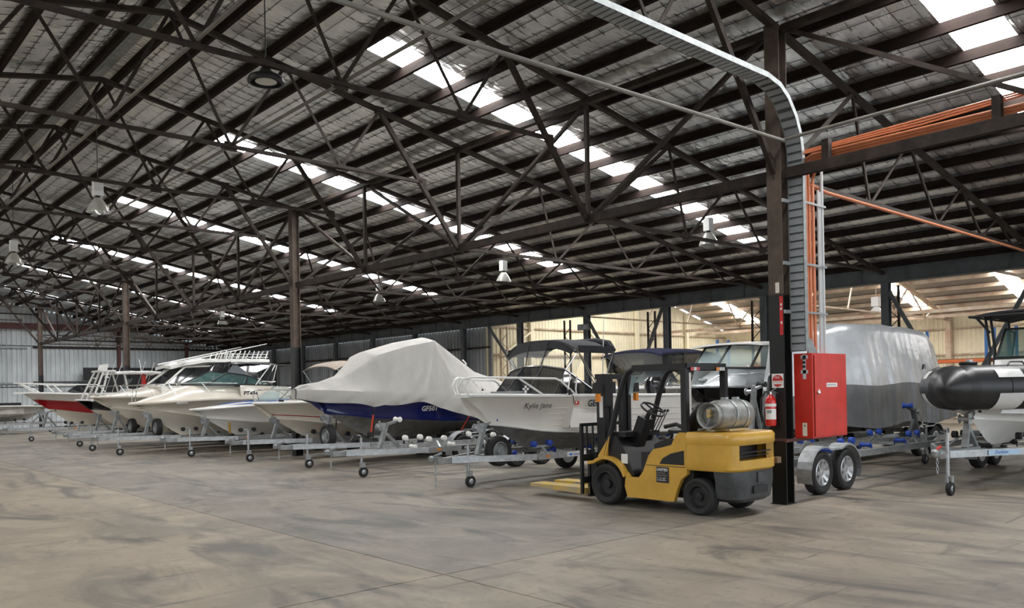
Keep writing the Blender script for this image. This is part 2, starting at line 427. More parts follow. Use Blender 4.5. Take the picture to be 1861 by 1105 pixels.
for k in list(range(-3, 0))+list(range(1, 13)):
    nth = ('', 'first', 'second', 'third', 'fourth', 'fifth', 'sixth', 'seventh', 'eighth', 'ninth', 'tenth', 'eleventh', 'twelfth')
    lab = 'brown roof truss, %s from the red-cabinet column %s' % (nth[abs(k)], 'towards the zinc end wall' if k > 0 else 'towards the open end over the inflatable')
    if k in (4, 8, 12): lab = {4: 'brown steel roof truss resting on the column behind the tan sunshade boat', 8: 'brown steel roof truss resting on the third column with the thin red post', 12: 'brown steel roof truss closest to the zinc end wall'}[k]
    c = tree_copy(tr0, (0, k*D, 0), lab)
# ---- girders carrying the trusses between the columns
def make_girder(k0, label):
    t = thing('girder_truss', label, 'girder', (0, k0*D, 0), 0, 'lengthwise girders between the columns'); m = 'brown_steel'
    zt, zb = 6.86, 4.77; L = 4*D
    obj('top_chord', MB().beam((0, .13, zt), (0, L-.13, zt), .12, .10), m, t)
    bc = obj('bottom_chord', MB().beam((-.035, .13, zb), (-.035, L-.13, zb), .025, .15), m, t)
    obj('bottom_chord', MB().beam((.035, .13, zb), (.035, L-.13, zb), .025, .15), m, t)
    for i in (1, 2, 3): obj('vertical_member', MB().beam((0, i*D, zb), (0, i*D, zt), .07, .07), m, t)
    for p, q in (((0, zt), (1, zb)), ((1, zt), (2, zb)), ((3, zt), (2, zb)), ((4, zt), (3, zb))):
        c_ = lambda k: min(max(k*D, .15), L-.15)
        obj('diagonal_member', MB().beam((.03, c_(p[0]), p[1]), (.03, c_(q[0]), q[1]), .06, .07, (1,0,0)), m, t)
    return t
make_girder(0, 'brown lattice girder running from the red-cabinet column to the next column')
for k, lab in ((-4, 'brown girder with orange conduits laid along its lower chord'), (4, 'brown lattice girder between the second and third columns'), (8, 'brown lattice girder ending against the column by the end wall')):
    c = tree_copy(bpy.data.objects['girder_truss'], (0, k*D, 0), lab)
# ---- columns of the inner row
def make_column(k, label, top=6.95, paint=3.03):
    t = thing('steel_column', label, 'column', (0, k*D, 0), 0, 'inner row of steel columns')
    def H(z0, z1, g=0):
        mb = MB(); w, d, f = .115+g, .105+g, .016+g
        mb.box((-d, -w, z0), (-d+f, w, z1)); mb.box((d-f, -w, z0), (d, w, z1)); mb.box((-d+f, -.012, z0), (d-f, .012, z1)); return mb
    obj('shaft', H(paint, top), 'column_brown', t); obj('painted_foot', H(0, paint, .002), 'black_paint', t)
    obj('base_plate', MB().box((-.14, -.125, 0), (.14, .125, .012)), 'black_paint', t)
    return t
make_column(0, 'near brown steel column with black-painted foot beside the red cabinet')
make_column(4, 'brown steel column with black foot behind the sunshade boat')
make_column(8, 'brown steel column with a thin red post standing next to it')
make_column(12, 'brown steel column just in front of the zinc end wall')
make_column(-4, 'brown steel column supporting the far end of the conduit girder')
# ---- far end wall of ribbed sheets
def ribbed(w, h0, h1f, pitch=.25, dep=.06, flat=.55):
    """vertical ribbed sheet in local x (width w), facing -y; h1f(x) top height"""
    mb = MB(); x = 0; pts = []
    n = int(round(w/pitch))
    for i in range(n):
        a = i*pitch
        pts += [(a, 0), (a+pitch*flat, 0), (a+pitch*(flat+.1), dep), (a+pitch*.9, dep)]
    pts.append((w, 0))
    return mb.grid([[(x, y, h0) for x, y in pts], [(x, y, h1f(x)) for x, y in pts]])
wf = struct('wall_far', MB().box((-24.2, Y1+.10, 0), (12.3, Y1+.16, 4.4)), 'galv_dull')
for i in range(-4, 14):
    x0 = -1.0+i*1.0
    for h0, h1 in ((0.02, 2.45), (2.4, 4.85), (4.8, None)):
        f = (lambda x, q=x0: zfoil(min(q+x, 11.9))-.02) if h1 is None else (lambda x, q=h1: q)
        obj('wall_panel', ribbed(1.0, h0, f), 'zinc_wall' if x0 < .3 else ('zinc_wall' if h0 > 4 else 'grey_zinc'), wf, loc=(x0, Y1, 0)) if False else obj('wall_panel', ribbed(1.0, h0, f), 'zinc_wall', wf, loc=(x0, Y1, 0))
obj('wall_panel', MB().box((-24.2, Y1, 0), (-5, Y1+.05, 5.5)), 'zinc_wall', wf)
for z, dk in ((1.35, 0), (2.70, 0), (4.75, 1)):
    obj('girt', MB().beam((.3, Y1-.06, z), (12, Y1-.06, z), .10, .11), 'brown_steel' if dk else 'grey_steel', wf)
    obj('girt', MB().beam((-5, Y1-.06, z-.05), (.0, Y1-.06, z-.05), .09, .09), 'galv_dull', wf)
obj('crane_beam', MB().box((-5, Y1-.42, 5.78), (7.0, Y1-.12, 6.12)), 'rust_red', wf)
for x in (5.0, 9.15): obj('wall_post', MB().box((x-.09, Y1-.2, 0), (x+.09, Y1-.04, ZR(x))), 'rust_red', wf)
for z in (5.15, 5.45): obj('lattice_rail', MB().beam((.4, Y1-.45, z-.0), (11.8, Y1-.45, z), .05, .05), 'brown_steel', wf)
mb = MB()
for i in range(12): mb.beam((.5+i*.95, Y1-.45, 5.15 if i % 2 else 5.45), (.5+(i+1)*.95, Y1-.45, 5.45 if i % 2 else 5.15), .035, .035)
obj('lattice_web', mb, 'brown_steel', wf)
# board on the end wall
b = tag(obj('dark_board', MB().box((2.8, 47.4, .35), (9.2, 47.55, 3.55)), 'black_board'), 'wide black board leaning in front of the zinc end wall', 'board')
obj('board_foot', MB().box((3.0, 47.35, 0), (3.15, 47.6, .36)).box((8.8, 47.35, 0), (8.95, 47.6, .36)), 'black_board', b)
# ---- low side: eave beam, posts, closed wall, braces
tb = struct('trim_1', MB().box((XE-.10, Y0, 4.50), (XE+.10, Y1, 4.92)), 'grey_steel')
obj('beam_flange', MB().box((XE-.16, Y0, 4.47), (XE+.16, Y1, 4.50)).box((XE-.16, Y0, 4.92), (XE+.16, Y1, 4.95)), 'grey_steel', tb)
obj('eave_plate', MB().box((XE-.13, Y0, 4.95), (XE-.02, Y1, 5.02)), 'rust_red', tb)
sp = None
for i in range(-9, 40):
    y = i*D/3+.62
    if y > Y1-.3: break
    if sp is None: sp = obj('stiffener', MB().box((-.15, -.008, 4.50), (-.10, .008, 4.92)), 'grey_steel', tb, loc=(XE, y, 0))
    else: inst(sp, tb, (XE, y, 0))
ep = None
for k in range(-4, 13):
    near = {1: 'grey steel post rising behind the silver tarp boat', 2: 'grey steel post behind the aluminium cabin boat', 3: 'grey steel post above the navy canopy', 4: 'grey steel post carrying the small junction box', 5: 'grey steel post at the start of the cream annexe opening'}
    lab = near.get(k, ('dark steel post, %s along the closed side wall from the annexe opening' % ('first', 'second', 'third', 'fourth', 'fifth', 'sixth', 'seventh')[k-6]) if k > 5 else ('grey steel post of the open side, %s past the silver tarpaulin boat towards the inflatable' % ('first', 'second', 'third', 'fourth', 'fifth')[-k]))
    t = thing('side_post', lab, 'post', (XE, k*D, 0), 0, 'posts under the eave beam')
    obj('shaft', MB().box((-.10, -.10, 0), (-.085, .10, 4.47)).box((.085, -.10, 0), (.10, .10, 4.47)).box((-.085, -.01, 0), (.085, .01, 4.47)), 'grey_steel', t)
    obj('base_plate', MB().box((-.105, -.15, 0), (.105, .15, .02)), 'grey_steel', t)
def brace(y0, z0, y1, z1, lab):
    o = tag(obj('diagonal_brace', MB().beam((XE-.12, y0, z0), (XE-.12, y1, z1), .09, .09), 'grey_steel'), lab, 'brace', 'diagonal braces of the open side')
brace(3.6, 4.2, 1.88, 1.0, 'grey diagonal brace falling from the post behind the silver tarp boat'); brace(.15, 4.2, 1.88, 1.0, 'grey diagonal brace falling from above the inflatable boat')
brace(14.9, 4.44, 12.81, 1.3, 'grey diagonal brace falling from the junction box post'); brace(11.35, 4.44, 12.81, 1.3, 'grey diagonal brace falling behind the navy canopy')
brace(20.6, 4.45, 18.0, 1.6, 'dark diagonal brace at the edge of the closed side wall')
wr = struct('wall_right', MB().box((XE+.30, 20.9, 0), (XE+.34, Y1, 4.48)), 'galv_dull')
for i in range(27):
    obj('wall_panel', ribbed(1.0, .02, lambda x: 4.48), 'grey_wall', wr, loc=(XE+.25, 21.9+i, 0)).rotation_euler = (0, 0, -PI/2)
for z in (1.1, 2.2, 3.6): obj('girt', MB().beam((XE+.17, 20.9, z), (XE+.17, Y1, z), .08, .08), 'brown_steel', wr)
# lattice posts of the annexe
def lattice_post(x, y, z1, lab, m='brown_steel', w=.16):
    t = thing('lattice_post', lab, 'post', (x, y, 0), 0, 'lattice posts of the annexe')
    for s in (-1, 1): obj('chord', MB().box((-.03, s*w-.028, 0), (.03, s*w+.028, z1)), m, t)
    mb = MB(); n = int(z1/.32)
    for i in range(n): mb.beam((0, -w if i % 2 else w, i*.32), (0, w if i % 2 else -w, (i+1)*.32), .02, .02)
    obj('lacing', mb, m, t)
lattice_post(12.6, 16.67, 4.45, 'dark lattice post seen through the black sunshade')
lattice_post(12.6, 12.44, 4.45, 'dark lattice post beside the navy canopy'); lattice_post(12.6, 8.18, 4.45, 'dark lattice post above the aluminium cabin boat')
lattice_post(12.6, 3.85, 4.45, 'dark lattice post above the silver tarp boat')
lattice_post(12.6, 20.5, 4.45, 'rusty cream lattice post at the corner of the annexe', 'cream_steel', .2)
# ---- cream annexe beyond the open side
ASKY = [(18.4, .38), (9.6, .3), (5.2, .36), (-3.0, .5)]
AX, AY, AZ, AS, AR = 30.0, 21.05, 4.83, .26, 21.0
def ZAN(x): return AZ + AS*((AX-x) if x > AR else (x-2*AR+AX))
wa = struct('wall_annex_end', MB().box((12.2, AY+.10, 0), (AX+.1, AY+.14, 4.6)), 'cream_wall')
for i in range(18):
    x0 = 12.05+i
    obj('wall_panel', ribbed(1.0, .02, lambda x, q=x0: max(4.7, ZAN(q+x)) if q+x < AX else AZ, .2, .03), 'cream_wall', wa, loc=(x0, AY, 0))
for z in (1.0, 2.1, 3.3, 4.5): obj('girt', MB().beam((12.3, AY-.06, z), (AX, AY-.06, z), .09, .07), 'cream_steel', wa)
for x in (14.6, 18.4, 22.0, 26.2): obj('wall_post', MB().box((x-.1, AY-.22, 0), (x+.1, AY-.06, ZAN(x)-.1)), 'cream_wall', wa)
for p, q in (((26.2, 3.3), (29.8, .6)), ((18.4, 4.4), (22, 1.2)), ((14.6, 4.4), (12.6, 3.2))): obj('wind_brace', MB().beam((p[0], AY-.26, p[1]), (q[0], AY-.26, q[1]), .1, .08), 'cream_wall', wa)
ws = struct('wall_annex_side', MB().box((AX+.1, Y0, 0), (AX+.14, AY, AZ)), 'cream_wall')
for i in range(36):
    y0 = AY-i
    obj('wall_panel', ribbed(1.0, .02, lambda x: AZ, .2, .03), 'cream_wall', ws, loc=(AX, y0, 0)).rotation_euler = (0, 0, -PI/2)
for z in (1.5, 3.0, 4.2): obj('girt', MB().beam((AX-.06, Y0, z), (AX-.06, AY, z), .08, .07), 'cream_steel', ws)
for k in range(-3, 3): obj('wall_post', MB().box((AX-.32, 1.3+k*7.49-.12, 0), (AX-.08, 1.3+k*7.49+.12, AZ-.1)), 'cream_steel', ws)
ca = struct_root('ceiling_annex')
ASK = ASKY
def annex_roof():
    for x0, x1 in ((12.1, AR), (AR, AX)):
        ylst = sorted(set([Y0, AY]+[q for c, h in ASK for q in (c-h, c+h)]))
        for a, b in zip(ylst, ylst[1:]):
            hole = any(abs((a+b)/2-c) < h for c, h in ASK)
            if hole and (x0 == AR or abs(a-18.02) < .01 or abs(a-9.3) < .01 or abs(a-4.84) < .01):
                e0, e1 = (AR+4.2, AX-1.3) if x0 == AR else (14.0, AR-.7)  # near-slope skylights are extras, added to brighten the annexe
                for u, v in ((x0, e0), (e1, x1)): obj('roof_sheet', MB().add([(u, a, ZAN(u)+.1), (v, a, ZAN(v)+.1), (v, b, ZAN(v)+.1), (u, b, ZAN(u)+.1)], [(0,1,2,3)]), 'annex_sheet', ca)
                n = 6
                for i in range(n):
                    u, v = lerp(e0, e1, i/n), lerp(e0, e1, (i+1)/n)
                    obj('skylight_panel', MB().add([(u, a, ZAN(u)+.1), (v, a, ZAN(v)+.1), (v, b, ZAN(v)+.1), (u, b, ZAN(u)+.1)], [(0,1,2,3)]), 'skylight', ca)
            else:
                obj('roof_sheet', MB().add([(x0, a, ZAN(x0)+.1), (x1, a, ZAN(x1)+.1), (x1, b, ZAN(x1)+.1), (x0, b, ZAN(x0)+.1)], [(0,1,2,3)]), 'annex_sheet', ca)
mat('annex_sheet', (.36, .345, .32), .6, .1, var=.12, vscale=2)
annex_roof()
pp = None
for i in range(9):
    x = AX-.15-i*1.08
    if pp is None: pp = obj('purlin', MB().box((-.05, Y0, -.08), (.05, AY, .08)), 'cream_steel', ca, loc=(x, 0, ZAN(x)))
    else: inst(pp, ca, (x, 0, ZAN(x)))
at = None
for k in range(-2, 3):
    y = 1.3+k*7.49
    if at is None:
        at = thing('annex_truss', 'cream roof truss of the annexe, fifth from its panelled end wall', 'roof truss', (0, y, 0), 0, 'annexe roof trusses')
        obj('rafter', MB().beam((AR, 0, ZAN(AR)-.15), (AX-.2, 0, ZAN(AX)-.15), .1, .14, (0,1,0)).beam((AR, 0, ZAN(AR)-.15), (12.3, 0, ZAN(12.3)-.15), .1, .14, (0,1,0)), 'cream_steel', at)
        obj('tie_bar', MB().beam((12.5, 0, 4.6), (AX-.2, 0, 4.6), .06, .07, (0,1,0)), 'cream_steel', at)
        for a, b in (((24, 4.6), (25.5, None)), ((24, 4.6), (22.6, None)), ((27.2, 4.6), (25.5, None)), ((27.2, 4.6), (28.4, None)), ((20, 4.6), (21, None)), ((17, 4.6), (18.6, None))):
            obj('web_member', MB().beam((a[0], 0, a[1]), (b[0], 0, ZAN(b[0])-.15), .05, .05, (0,1,0)), 'cream_steel', at)
    else: tree_copy(at, (0, y, 0), ('cream roof truss of the annexe, %s from its panelled end wall' % ('fourth', 'third', 'second', 'first')[k+1]))
for x, lab in ((24.2, 'cream lengthwise tie beam under the annexe roof over the racks'), (27.2, 'cream lengthwise tie beam close to the annexe side wall')):
    tag(obj('tie_beam', MB().beam((x, Y0, 4.6), (x, AY-.1, 4.6), .09, .14), 'cream_steel'), lab, 'beam')
# left wall of the shed (out of view, keeps the daylight at the open end)
wl = struct('wall_left', MB().box((-24.3, Y0, 0), (-24.1, Y1, 4.75)), 'zinc_wall')
# ================================================================== forklift (drives towards +Y)
def wheel_parts(t, c, r, w, axis='x', side=-1, rim='black', spokes=0, name='wheel'):
    """tyre + rim (+ spokes); side = direction the outer face looks along axis"""
    rr = r*.62
    tp = [(rr, -w/2*.8), (r*.86, -w/2), (r*.97, -w*.40), (r, -w*.25), (r, w*.25), (r*.97, w*.40), (r*.86, w/2), (rr, w/2*.8)]
    ty = obj(name, MB().lathe(tp, c, axis, 28, cap=False), 'rubber', t, True)
    o = side*w/2
    obj('rim', MB().lathe([(rr, -side*w*.4), (rr, o*.8), (rr*.94, o*.86), (rr*.80, o*.35), (rr*.35, o*.30), (rr*.33, o*.62), (.0, o*.66)], c, axis, 28), rim, ty, True)
    if spokes:
        mb = MB(); c = Vector(c)
        for k in range(spokes):
            a = 2*PI*k/spokes; u = Vector({'x': (0, math.cos(a), math.sin(a)), 'y': (math.sin(a), 0, math.cos(a))}[axis]); ax = Vector({'x': (1,0,0), 'y': (0,1,0)}[axis])
            mb.beam(c+ax*o*.50+u*rr*.25, c+ax*o*.80+u*rr*.9, rr*.26, w*.12, ax)
        obj('spokes', mb, rim, ty)
    return ty
fk = thing('forklift', 'yellow gas forklift with black mast, overhead guard and lowered yellow forks', 'forklift', (-1.23, 0, 0))
for s in (-1, 1):
    wheel_parts(fk, (s*.435, 1.86, .305), .305, .23, 'x', s, 'black', 0, 'front_wheel')
    wheel_parts(fk, (s*.455, .23, .25), .25, .18, 'x', s, 'black', 0, 'rear_wheel')
side = [(1.45,.15),(.63,.15),(.57,.32),(.50,.46),(.40,.54),(.40,1.10),(.52,1.10),(.58,1.06),(.65,.93),(.80,.89),(.96,.86),(1.05,.77),(1.10,.66),(1.16,.53),(1.24,.44),(1.42,.44),(1.47,.5),(1.50,.3)]
for s in (-1, 1): obj('side_panel', MB().prism(side, s*.53, s*.46, 'x'), 'yellow', fk)
obj('chassis', MB().box((-.30, .35, .18), (.30, 2.2, .42)).box((-.45, .35, .30), (.45, 1.25, .80)).box((-.46, 1.2, .30), (.46, 1.6, .42)), 'black', fk)
for s in (-1, 1):     # front mudguards
    A = arc((0, 1.86, .305), .37, 160, 55, 10, 'yz'); B = arc((0, 1.86, .305), .415, 160, 55, 10, 'yz')
    A += [(0, 2.2, .58)]; B += [(0, 2.22, .63)]
    mb = MB(); rows = []
    for a, b in zip(A, B): rows.append([(s*.30, a[1], a[2]), (s*.55, a[1], a[2]), (s*.55, b[1], b[2]), (s*.30, b[1], b[2])])
    mb.grid(rows, True); obj('mudguard', mb, 'yellow', fk)
    obj('guard_gusset', MB().prism([(1.88,.70),(2.05,.70),(1.80,1.02)], s*.50, s*.44, 'x'), 'yellow', fk)
# cowl, floor, seat
obj('cowl', MB().prism([(1.45,.44),(2.05,.70),(1.92,.98),(1.72,1.02),(1.55,.80),(1.38,.46)], -.45, .45, 'x'), 'black', fk)
obj('floor_plate', MB().box((-.46, 1.05, .40), (.46, 1.5, .44)), 'black', fk)
obj('cowl_label', MB().box((-.456, 1.50, .62), (-.451, 1.62, .76)), 'white', fk)
obj('seat_deck', MB().prism([(.45,.82),(1.02,.82),(1.02,.92),(.80,1.0),(.45,1.02)], -.44, .44, 'x'), 'black', fk)
seat = obj('seat', MB().lathe([(.0,-.06),(.20,-.06),(.25,-.02),(.25,.03),(.19,.06),(0,.06)], (0, .80, 1.08), 'z', 16), 'black', fk, True)
rows = []
for i in range(9):
    z = 1.06+i*.055; w = .24*math.sin(PI*(.22+.70*i/8)); y = .62-.12*(i/8)
    rows.append([(w*math.cos(a), y+.07*math.sin(a), z) for a in [2*PI*k/14 for k in range(14)]])
obj('seat_back', MB().grid(rows, True), 'black', fk, True)
for s in (-1, 1): obj('armrest', MB().tube([(s*.27, .55, 1.12), (s*.28, .75, 1.20), (s*.28, .95, 1.16)], .03, 8), 'black', fk, True)
obj('seat_belt_reel', MB().box((-.36, .56, .98), (-.28, .74, 1.07)), 'white', fk)
obj('steering_column', MB().beam((-.06, 1.66, .85), (-.06, 1.47, 1.28), .18, .16, (0,1,0)).beam((-.06, 1.50, 1.20), (-.06, 1.38, 1.38), .05, .05), 'black', fk)
sw = MB(); c = Vector((-.06, 1.34, 1.40)); nrm = Vector((0, -.55, .84)).normalized(); a0 = Vector((1,0,0)); b0 = nrm.cross(a0)
sw.tube([c+a0*(.18*math.cos(2*PI*k/24))+b0*(.18*math.sin(2*PI*k/24)) for k in range(24)], .017, 6, closed=True)
for k in range(3):
    a = PI/2+2*PI*k/3; sw.tube([c, c+a0*(.18*math.cos(a))+b0*(.18*math.sin(a))], .014, 5)
sw.lathe([(.04,-.02),(.04,.02)], c, 'z', 10)
obj('steering_wheel', sw, 'black', fk, True)
for i in range(3): obj('lever', MB().tube([(.18+.07*i, 1.55, 1.05), (.20+.07*i, 1.38, 1.36)], .008, 5).lathe([(0,-.025),(.02,-.01),(.02,.01),(0,.025)], (.20+.07*i, 1.37, 1.37), 'z', 8), 'black', fk)
obj('dash', MB().box((-.40, 1.58, 1.0), (.40, 1.86, 1.07)), 'black', fk)
# counterweight: upper yellow casting with rear opening, lower dark casting
def outline(x, yb, yf, r, n=7):
    pts = [(-x, yf)] + [(-x+r-r*math.cos(PI/2*i/n), yb+r-r*math.sin(PI/2*i/n)) for i in range(n+1)]
    return pts + [(-px, py) for px, py in reversed(pts)]
def band(prs, m, name):
    mb = MB(); rings = [[(x, y, z) for x, y in outline(*o)] for o, z in prs]; mb.grid(rings)
    n = len(rings[0]); mb.add(rings[0], [tuple(range(n))]); mb.add(rings[-1], [tuple(range(n))]); mb.add([rings[0][0], rings[0][-1], rings[-1][-1], rings[-1][0]], [(0,1,2,3)])
    return obj(name, mb, m, fk, True)
band([((.52, -.34, .40, .22), .60), ((.54, -.37, .40, .22), .63), ((.54, -.37, .40, .22), .745)], 'yellow', 'counterweight_lower_band')
band([((.535, -.365, .40, .22), .945), ((.545, -.38, .40, .22), .97), ((.545, -.38, .40, .22), 1.07), ((.52, -.35, .40, .20), 1.11)], 'yellow', 'counterweight')
for s in (-1, 1):    # pillars each side of the rear opening
    pts = [q for q in outline(.535, -.365, .40, .22) if q[0]*s > 0 and abs(q[0]) > .37]
    if s > 0: pts = pts[::-1]
    inn = [(q[0]*.86, q[1]*.86+.03) for q in pts]; poly = pts + inn[::-1]
    obj('counterweight_pillar', MB().prism(poly, .74, .95, 'z'), 'yellow', fk)
obj('radiator', MB().box((-.40, -.10, .62), (.40, .05, .97)), 'black', fk)
obj('louvre', MB().box((-.36, -.33, .84), (.36, -.30, .855)).box((-.36, -.30, .79), (.36, -.27, .80)), 'black', fk)
lowc = [(-.50, .02), (-.50, -.14)]
band([((.36, -.28, .05, .14), .19), ((.47, -.33, .0, .18), .24), ((.50, -.35, -.03, .18), .45), ((.50, -.35, .0, .18), .60)], 'cw_dark', 'lower_counterweight')
obj('tow_slot', MB().box((-.12, -.365, .30), (.22, -.345, .40)), 'black', fk); obj('tow_plate', MB().box((-.02, -.37, .44), (.16, -.345, .58)), 'cw_dark', fk)
obj('rear_lamp', MB().box((.47, -.36, .66), (.57, -.30, .74)), 'timber', fk)
obj('side_vent', MB().add([(-.534, .44, .66), (-.534, .86, .66), (-.534, .80, .74), (-.534, .44, .86), (-.534, .66, .81)], [(0,1,2,4,3)]), 'black', fk)
obj('panel_seam', MB().box((-.534, .42, .628), (-.53, 1.09, .636)).box((-.534, .396, .62), (-.53, .404, 1.1)), 'ink', fk)
# decal
dc = obj('decal', MB().box((-.536, .70, .40), (-.531, .915, .615)), 'ink', fk)
RL = (PI/2, 0, -PI/2)
def dl(s, size, z, m, sx=1., y=.905, bold=0): text('decal_text', s, size, m, dc, (-.5375, y, z), RL, sx, 0, bold)
dl('UNITED', .052, .562, 'white', 1.02, bold=.0012); dl('Forklift and', .030, .525, 'tan_canvas'); dl('Access Solutions', .030, .492, 'tan_canvas', .88); dl('T. 131 607', .034, .448, 'white')
obj('decal_line', MB().box((-.538, .745, .430), (-.5365, .90, .436)), 'white', dc)
# overhead guard
gd = obj('overhead_guard', MB().beam((-.46, .44, 2.0), (-.46, 1.36, 2.0), .07, .09).beam((.46, .44, 2.0), (.46, 1.36, 2.0), .07, .09)
    .beam((-.46, .46, 2.0), (.46, .46, 2.0), .09, .09).beam((-.46, 1.36, 2.0), (.46, 1.36, 2.0), .06, .06), 'black', fk)
for i in range(5): obj('guard_bar', MB().beam((-.44, .60+i*.15, 2.01), (.44, .60+i*.15, 2.01), .03, .04), 'black', gd)
for s in (-1, 1):
    obj('guard_post', MB().beam((s*.46, .46, 1.09), (s*.46, .46, 1.98), .075, .09, (0,1,0)), 'black', fk)
    obj('guard_leg', MB().tube([(s*.46, 1.92, .72), (s*.46, 1.62, 1.62), (s*.46, 1.54, 1.83), (s*.46, 1.46, 1.95), (s*.46, 1.34, 2.0)], .042, 8), 'black', fk, True)
    lm = obj('tail_lamp', MB().box((s*.30-.11, .405, 1.94), (s*.30+.11, .46, 1.99)), 'black', fk)
    for j, m in enumerate(('lamp_red' if s < 0 else 'amber', 'lens_pale', 'lamp_red' if s < 0 else 'lens_pale')):
        obj('lens', MB().box((s*.30-.10+j*.07, .395, 1.942), (s*.30-.04+j*.07, .41, 1.988)), m, lm)
obj('mirror', MB().beam((-.36, 1.50, 1.62), (-.33, 1.47, 1.90), .07, .015, (0,1,0)), 'glass_clear', fk)
# mast
for s in (-1, 1):
    obj('outer_mast_rail', MB().box((s*.275-.035, 2.30, .08), (s*.275+.035, 2.46, 1.93)), 'black', fk)
    obj('inner_mast_rail', MB().box((s*.205-.028, 2.33, .10), (s*.205+.028, 2.45, 1.90)), 'black', fk)
    obj('lift_cylinder', MB().lathe([(.035, .15), (.035, 1.55), (.022, 1.55), (.022, 1.88)], (s*.12, 2.34, 0), 'z', 10), 'black', fk, True)
    obj('tilt_cylinder', MB().tube([(s*.22, 1.75, .55), (s*.26, 2.08, .80)], .035, 8), 'black', fk)
obj('mast_crosshead', MB().box((-.32, 2.28, 1.86), (.32, 2.48, 1.94)).box((-.31, 2.30, .40), (.31, 2.34, .50)).box((-.315, 2.275, 1.45), (-.14, 2.30, 1.87)), 'black', fk)
obj('mast_label', MB().box((-.314, 2.33, 1.28), (-.3105, 2.40, 1.60)), 'white', fk)
for s in (-1, 1):
    wl_ = obj('work_lamp', MB().box((s*.44-.06, 2.05, 1.66), (s*.44+.06, 2.13, 1.80)), 'black', fk); obj('lens', MB().box((s*.44-.03, 2.04, 1.52), (s*.44+.03, 2.10, 1.64)), 'amber', wl_)
cg = obj('carriage', MB().box((-.50, 2.56, .28), (.50, 2.60, .38)).box((-.50, 2.56, .62), (.50, 2.60, .72)).box((-.33, 2.46, .25), (-.29, 2.58, .75)).box((.29, 2.46, .25), (.33, 2.58, .75)), 'black', fk)
bk = MB().beam((-.52, 2.59, .12), (-.52, 2.59, 1.17), .05, .04).beam((.52, 2.59, .30), (.52, 2.59, 1.17), .05, .04).beam((-.54, 2.59, 1.17), (.54, 2.59, 1.17), .04, .05)
obj('load_backrest', bk, 'black', fk)
for i in range(7): obj('backrest_bar', MB().beam((-.40+i*.133, 2.59, .70), (-.40+i*.133, 2.59, 1.16), .02, .025), 'black', fk)
for s in (-1, 1):
    f = MB().box((s*.28-.06, 2.60, .06), (s*.28+.06, 2.645, .78)); obj('fork_shank', f, 'black', fk)
    obj('fork', MB().add([(s*.28-.17, 2.60, .10), (s*.28+.17, 2.60, .10), (s*.28+.15, 3.86, .14), (s*.28-.15, 3.86, .14), (s*.28-.17, 2.60, .20), (s*.28+.17, 2.60, .20), (s*.28+.15, 3.86, .19), (s*.28-.15, 3.86, .19)],
        [(0,3,2,1),(4,5,6,7),(0,1,5,4),(1,2,6,5),(2,3,7,6),(3,0,4,7)]), 'fork_yellow', fk)
for o in fk.children:
    if o.name.split('.')[0] in ('outer_mast_rail', 'inner_mast_rail', 'lift_cylinder', 'mast_crosshead', 'mast_label', 'carriage', 'load_backrest', 'backrest_bar', 'fork_shank', 'fork'): o.location.y -= .24
# gas bottle on its cradle
gb = obj('gas_bottle', MB().lathe([(.0,-.43),(.10,-.425),(.17,-.39),(.195,-.33),(.198,-.30),(.198,.24),(.19,.30),(.15,.36),(.08,.385),(0,.39)], (.0, .06, 1.335), 'x', 28), 'lpg', fk, True)
obj('bottle_collar', MB().lathe([(.15,-.38),(.165,-.50),(.175,-.52),(.165,-.515),(.15,-.49),(.14,-.38)], (.0, .06, 1.335), 'x', 24, cap=False), 'lpg', gb, True)
obj('valve', MB().lathe([(.03,-.50),(.03,-.40)], (0, .06, 1.335), 'x', 10).box((-.50, .03, 1.37), (-.46, .09, 1.42)), 'fork_yellow', gb)
for x in (-.12, .14):
    obj('bottle_strap', MB().tube([(x, .06+.205*math.cos(a), 1.335+.205*math.sin(a)) for a in [2*PI*k/24 for k in range(24)]], .014, 5, closed=True).box((x-.03, .02, 1.53), (x+.03, .10, 1.57)), 'galv', gb)
obj('bottle_cradle', MB().box((-.25, -.10, 1.12), (.22, .22, 1.15)).box((-.15, -.02, 1.11), (-.09, .14, 1.16)).box((.10, -.02, 1.11), (.16, .14, 1.16)), 'fork_yellow', fk)
obj('gas_hose', MB().tube([(-.48, .05, 1.30), (-.50, .10, 1.17), (-.42, .28, 1.13), (-.30, .36, 1.14)], .014, 6), 'galv_dull', fk, True)

# ================================================================== things on the near column
cb = thing('cabinet', 'tall red steel cabinet fixed beside the near column under the conduits', 'cabinet', (.13, -.41, .95))
obj('body', MB().box((0, 0, 0), (1.01, .28, 1.22)), 'red_paint', cb)
dr = obj('door', MB().box((.05, -.014, .03), (.985, -.001, 1.185)), 'red_paint', cb)
obj('door_gap', MB().box((.04, -.004, .02), (.052, .0, 1.195)), 'black', dr)
obj('lock', MB().lathe([(.035, 0), (.035, -.02), (.022, -.03), (0, -.03)], (.13, -.014, .66), 'y', 14), 'chrome', dr, True)
lb = obj('door_label', MB().box((.38, -.017, .73), (.70, -.0145, .79)), 'white', dr)
text('label_text', 'LOCK OFF VALVE', .036, 'ink', lb, (.395, -.018, .748), (PI/2, 0, 0), .92)
obj('bracket_plate', MB().box((-.004, .09, .85), (-.001, .14, 1.20)).box((-.004, .06, .93), (-.001, .17, .98)).box((-.004, .06, 1.14), (-.001, .17, 1.19)), 'conduit_grey', cb)
for z in (1.03, 1.09, 1.15): obj('knob', MB().lathe([(.02, 0), (.02, -.02), (0, -.022)], (-.004, .115, z), 'x', 10), 'black', cb)
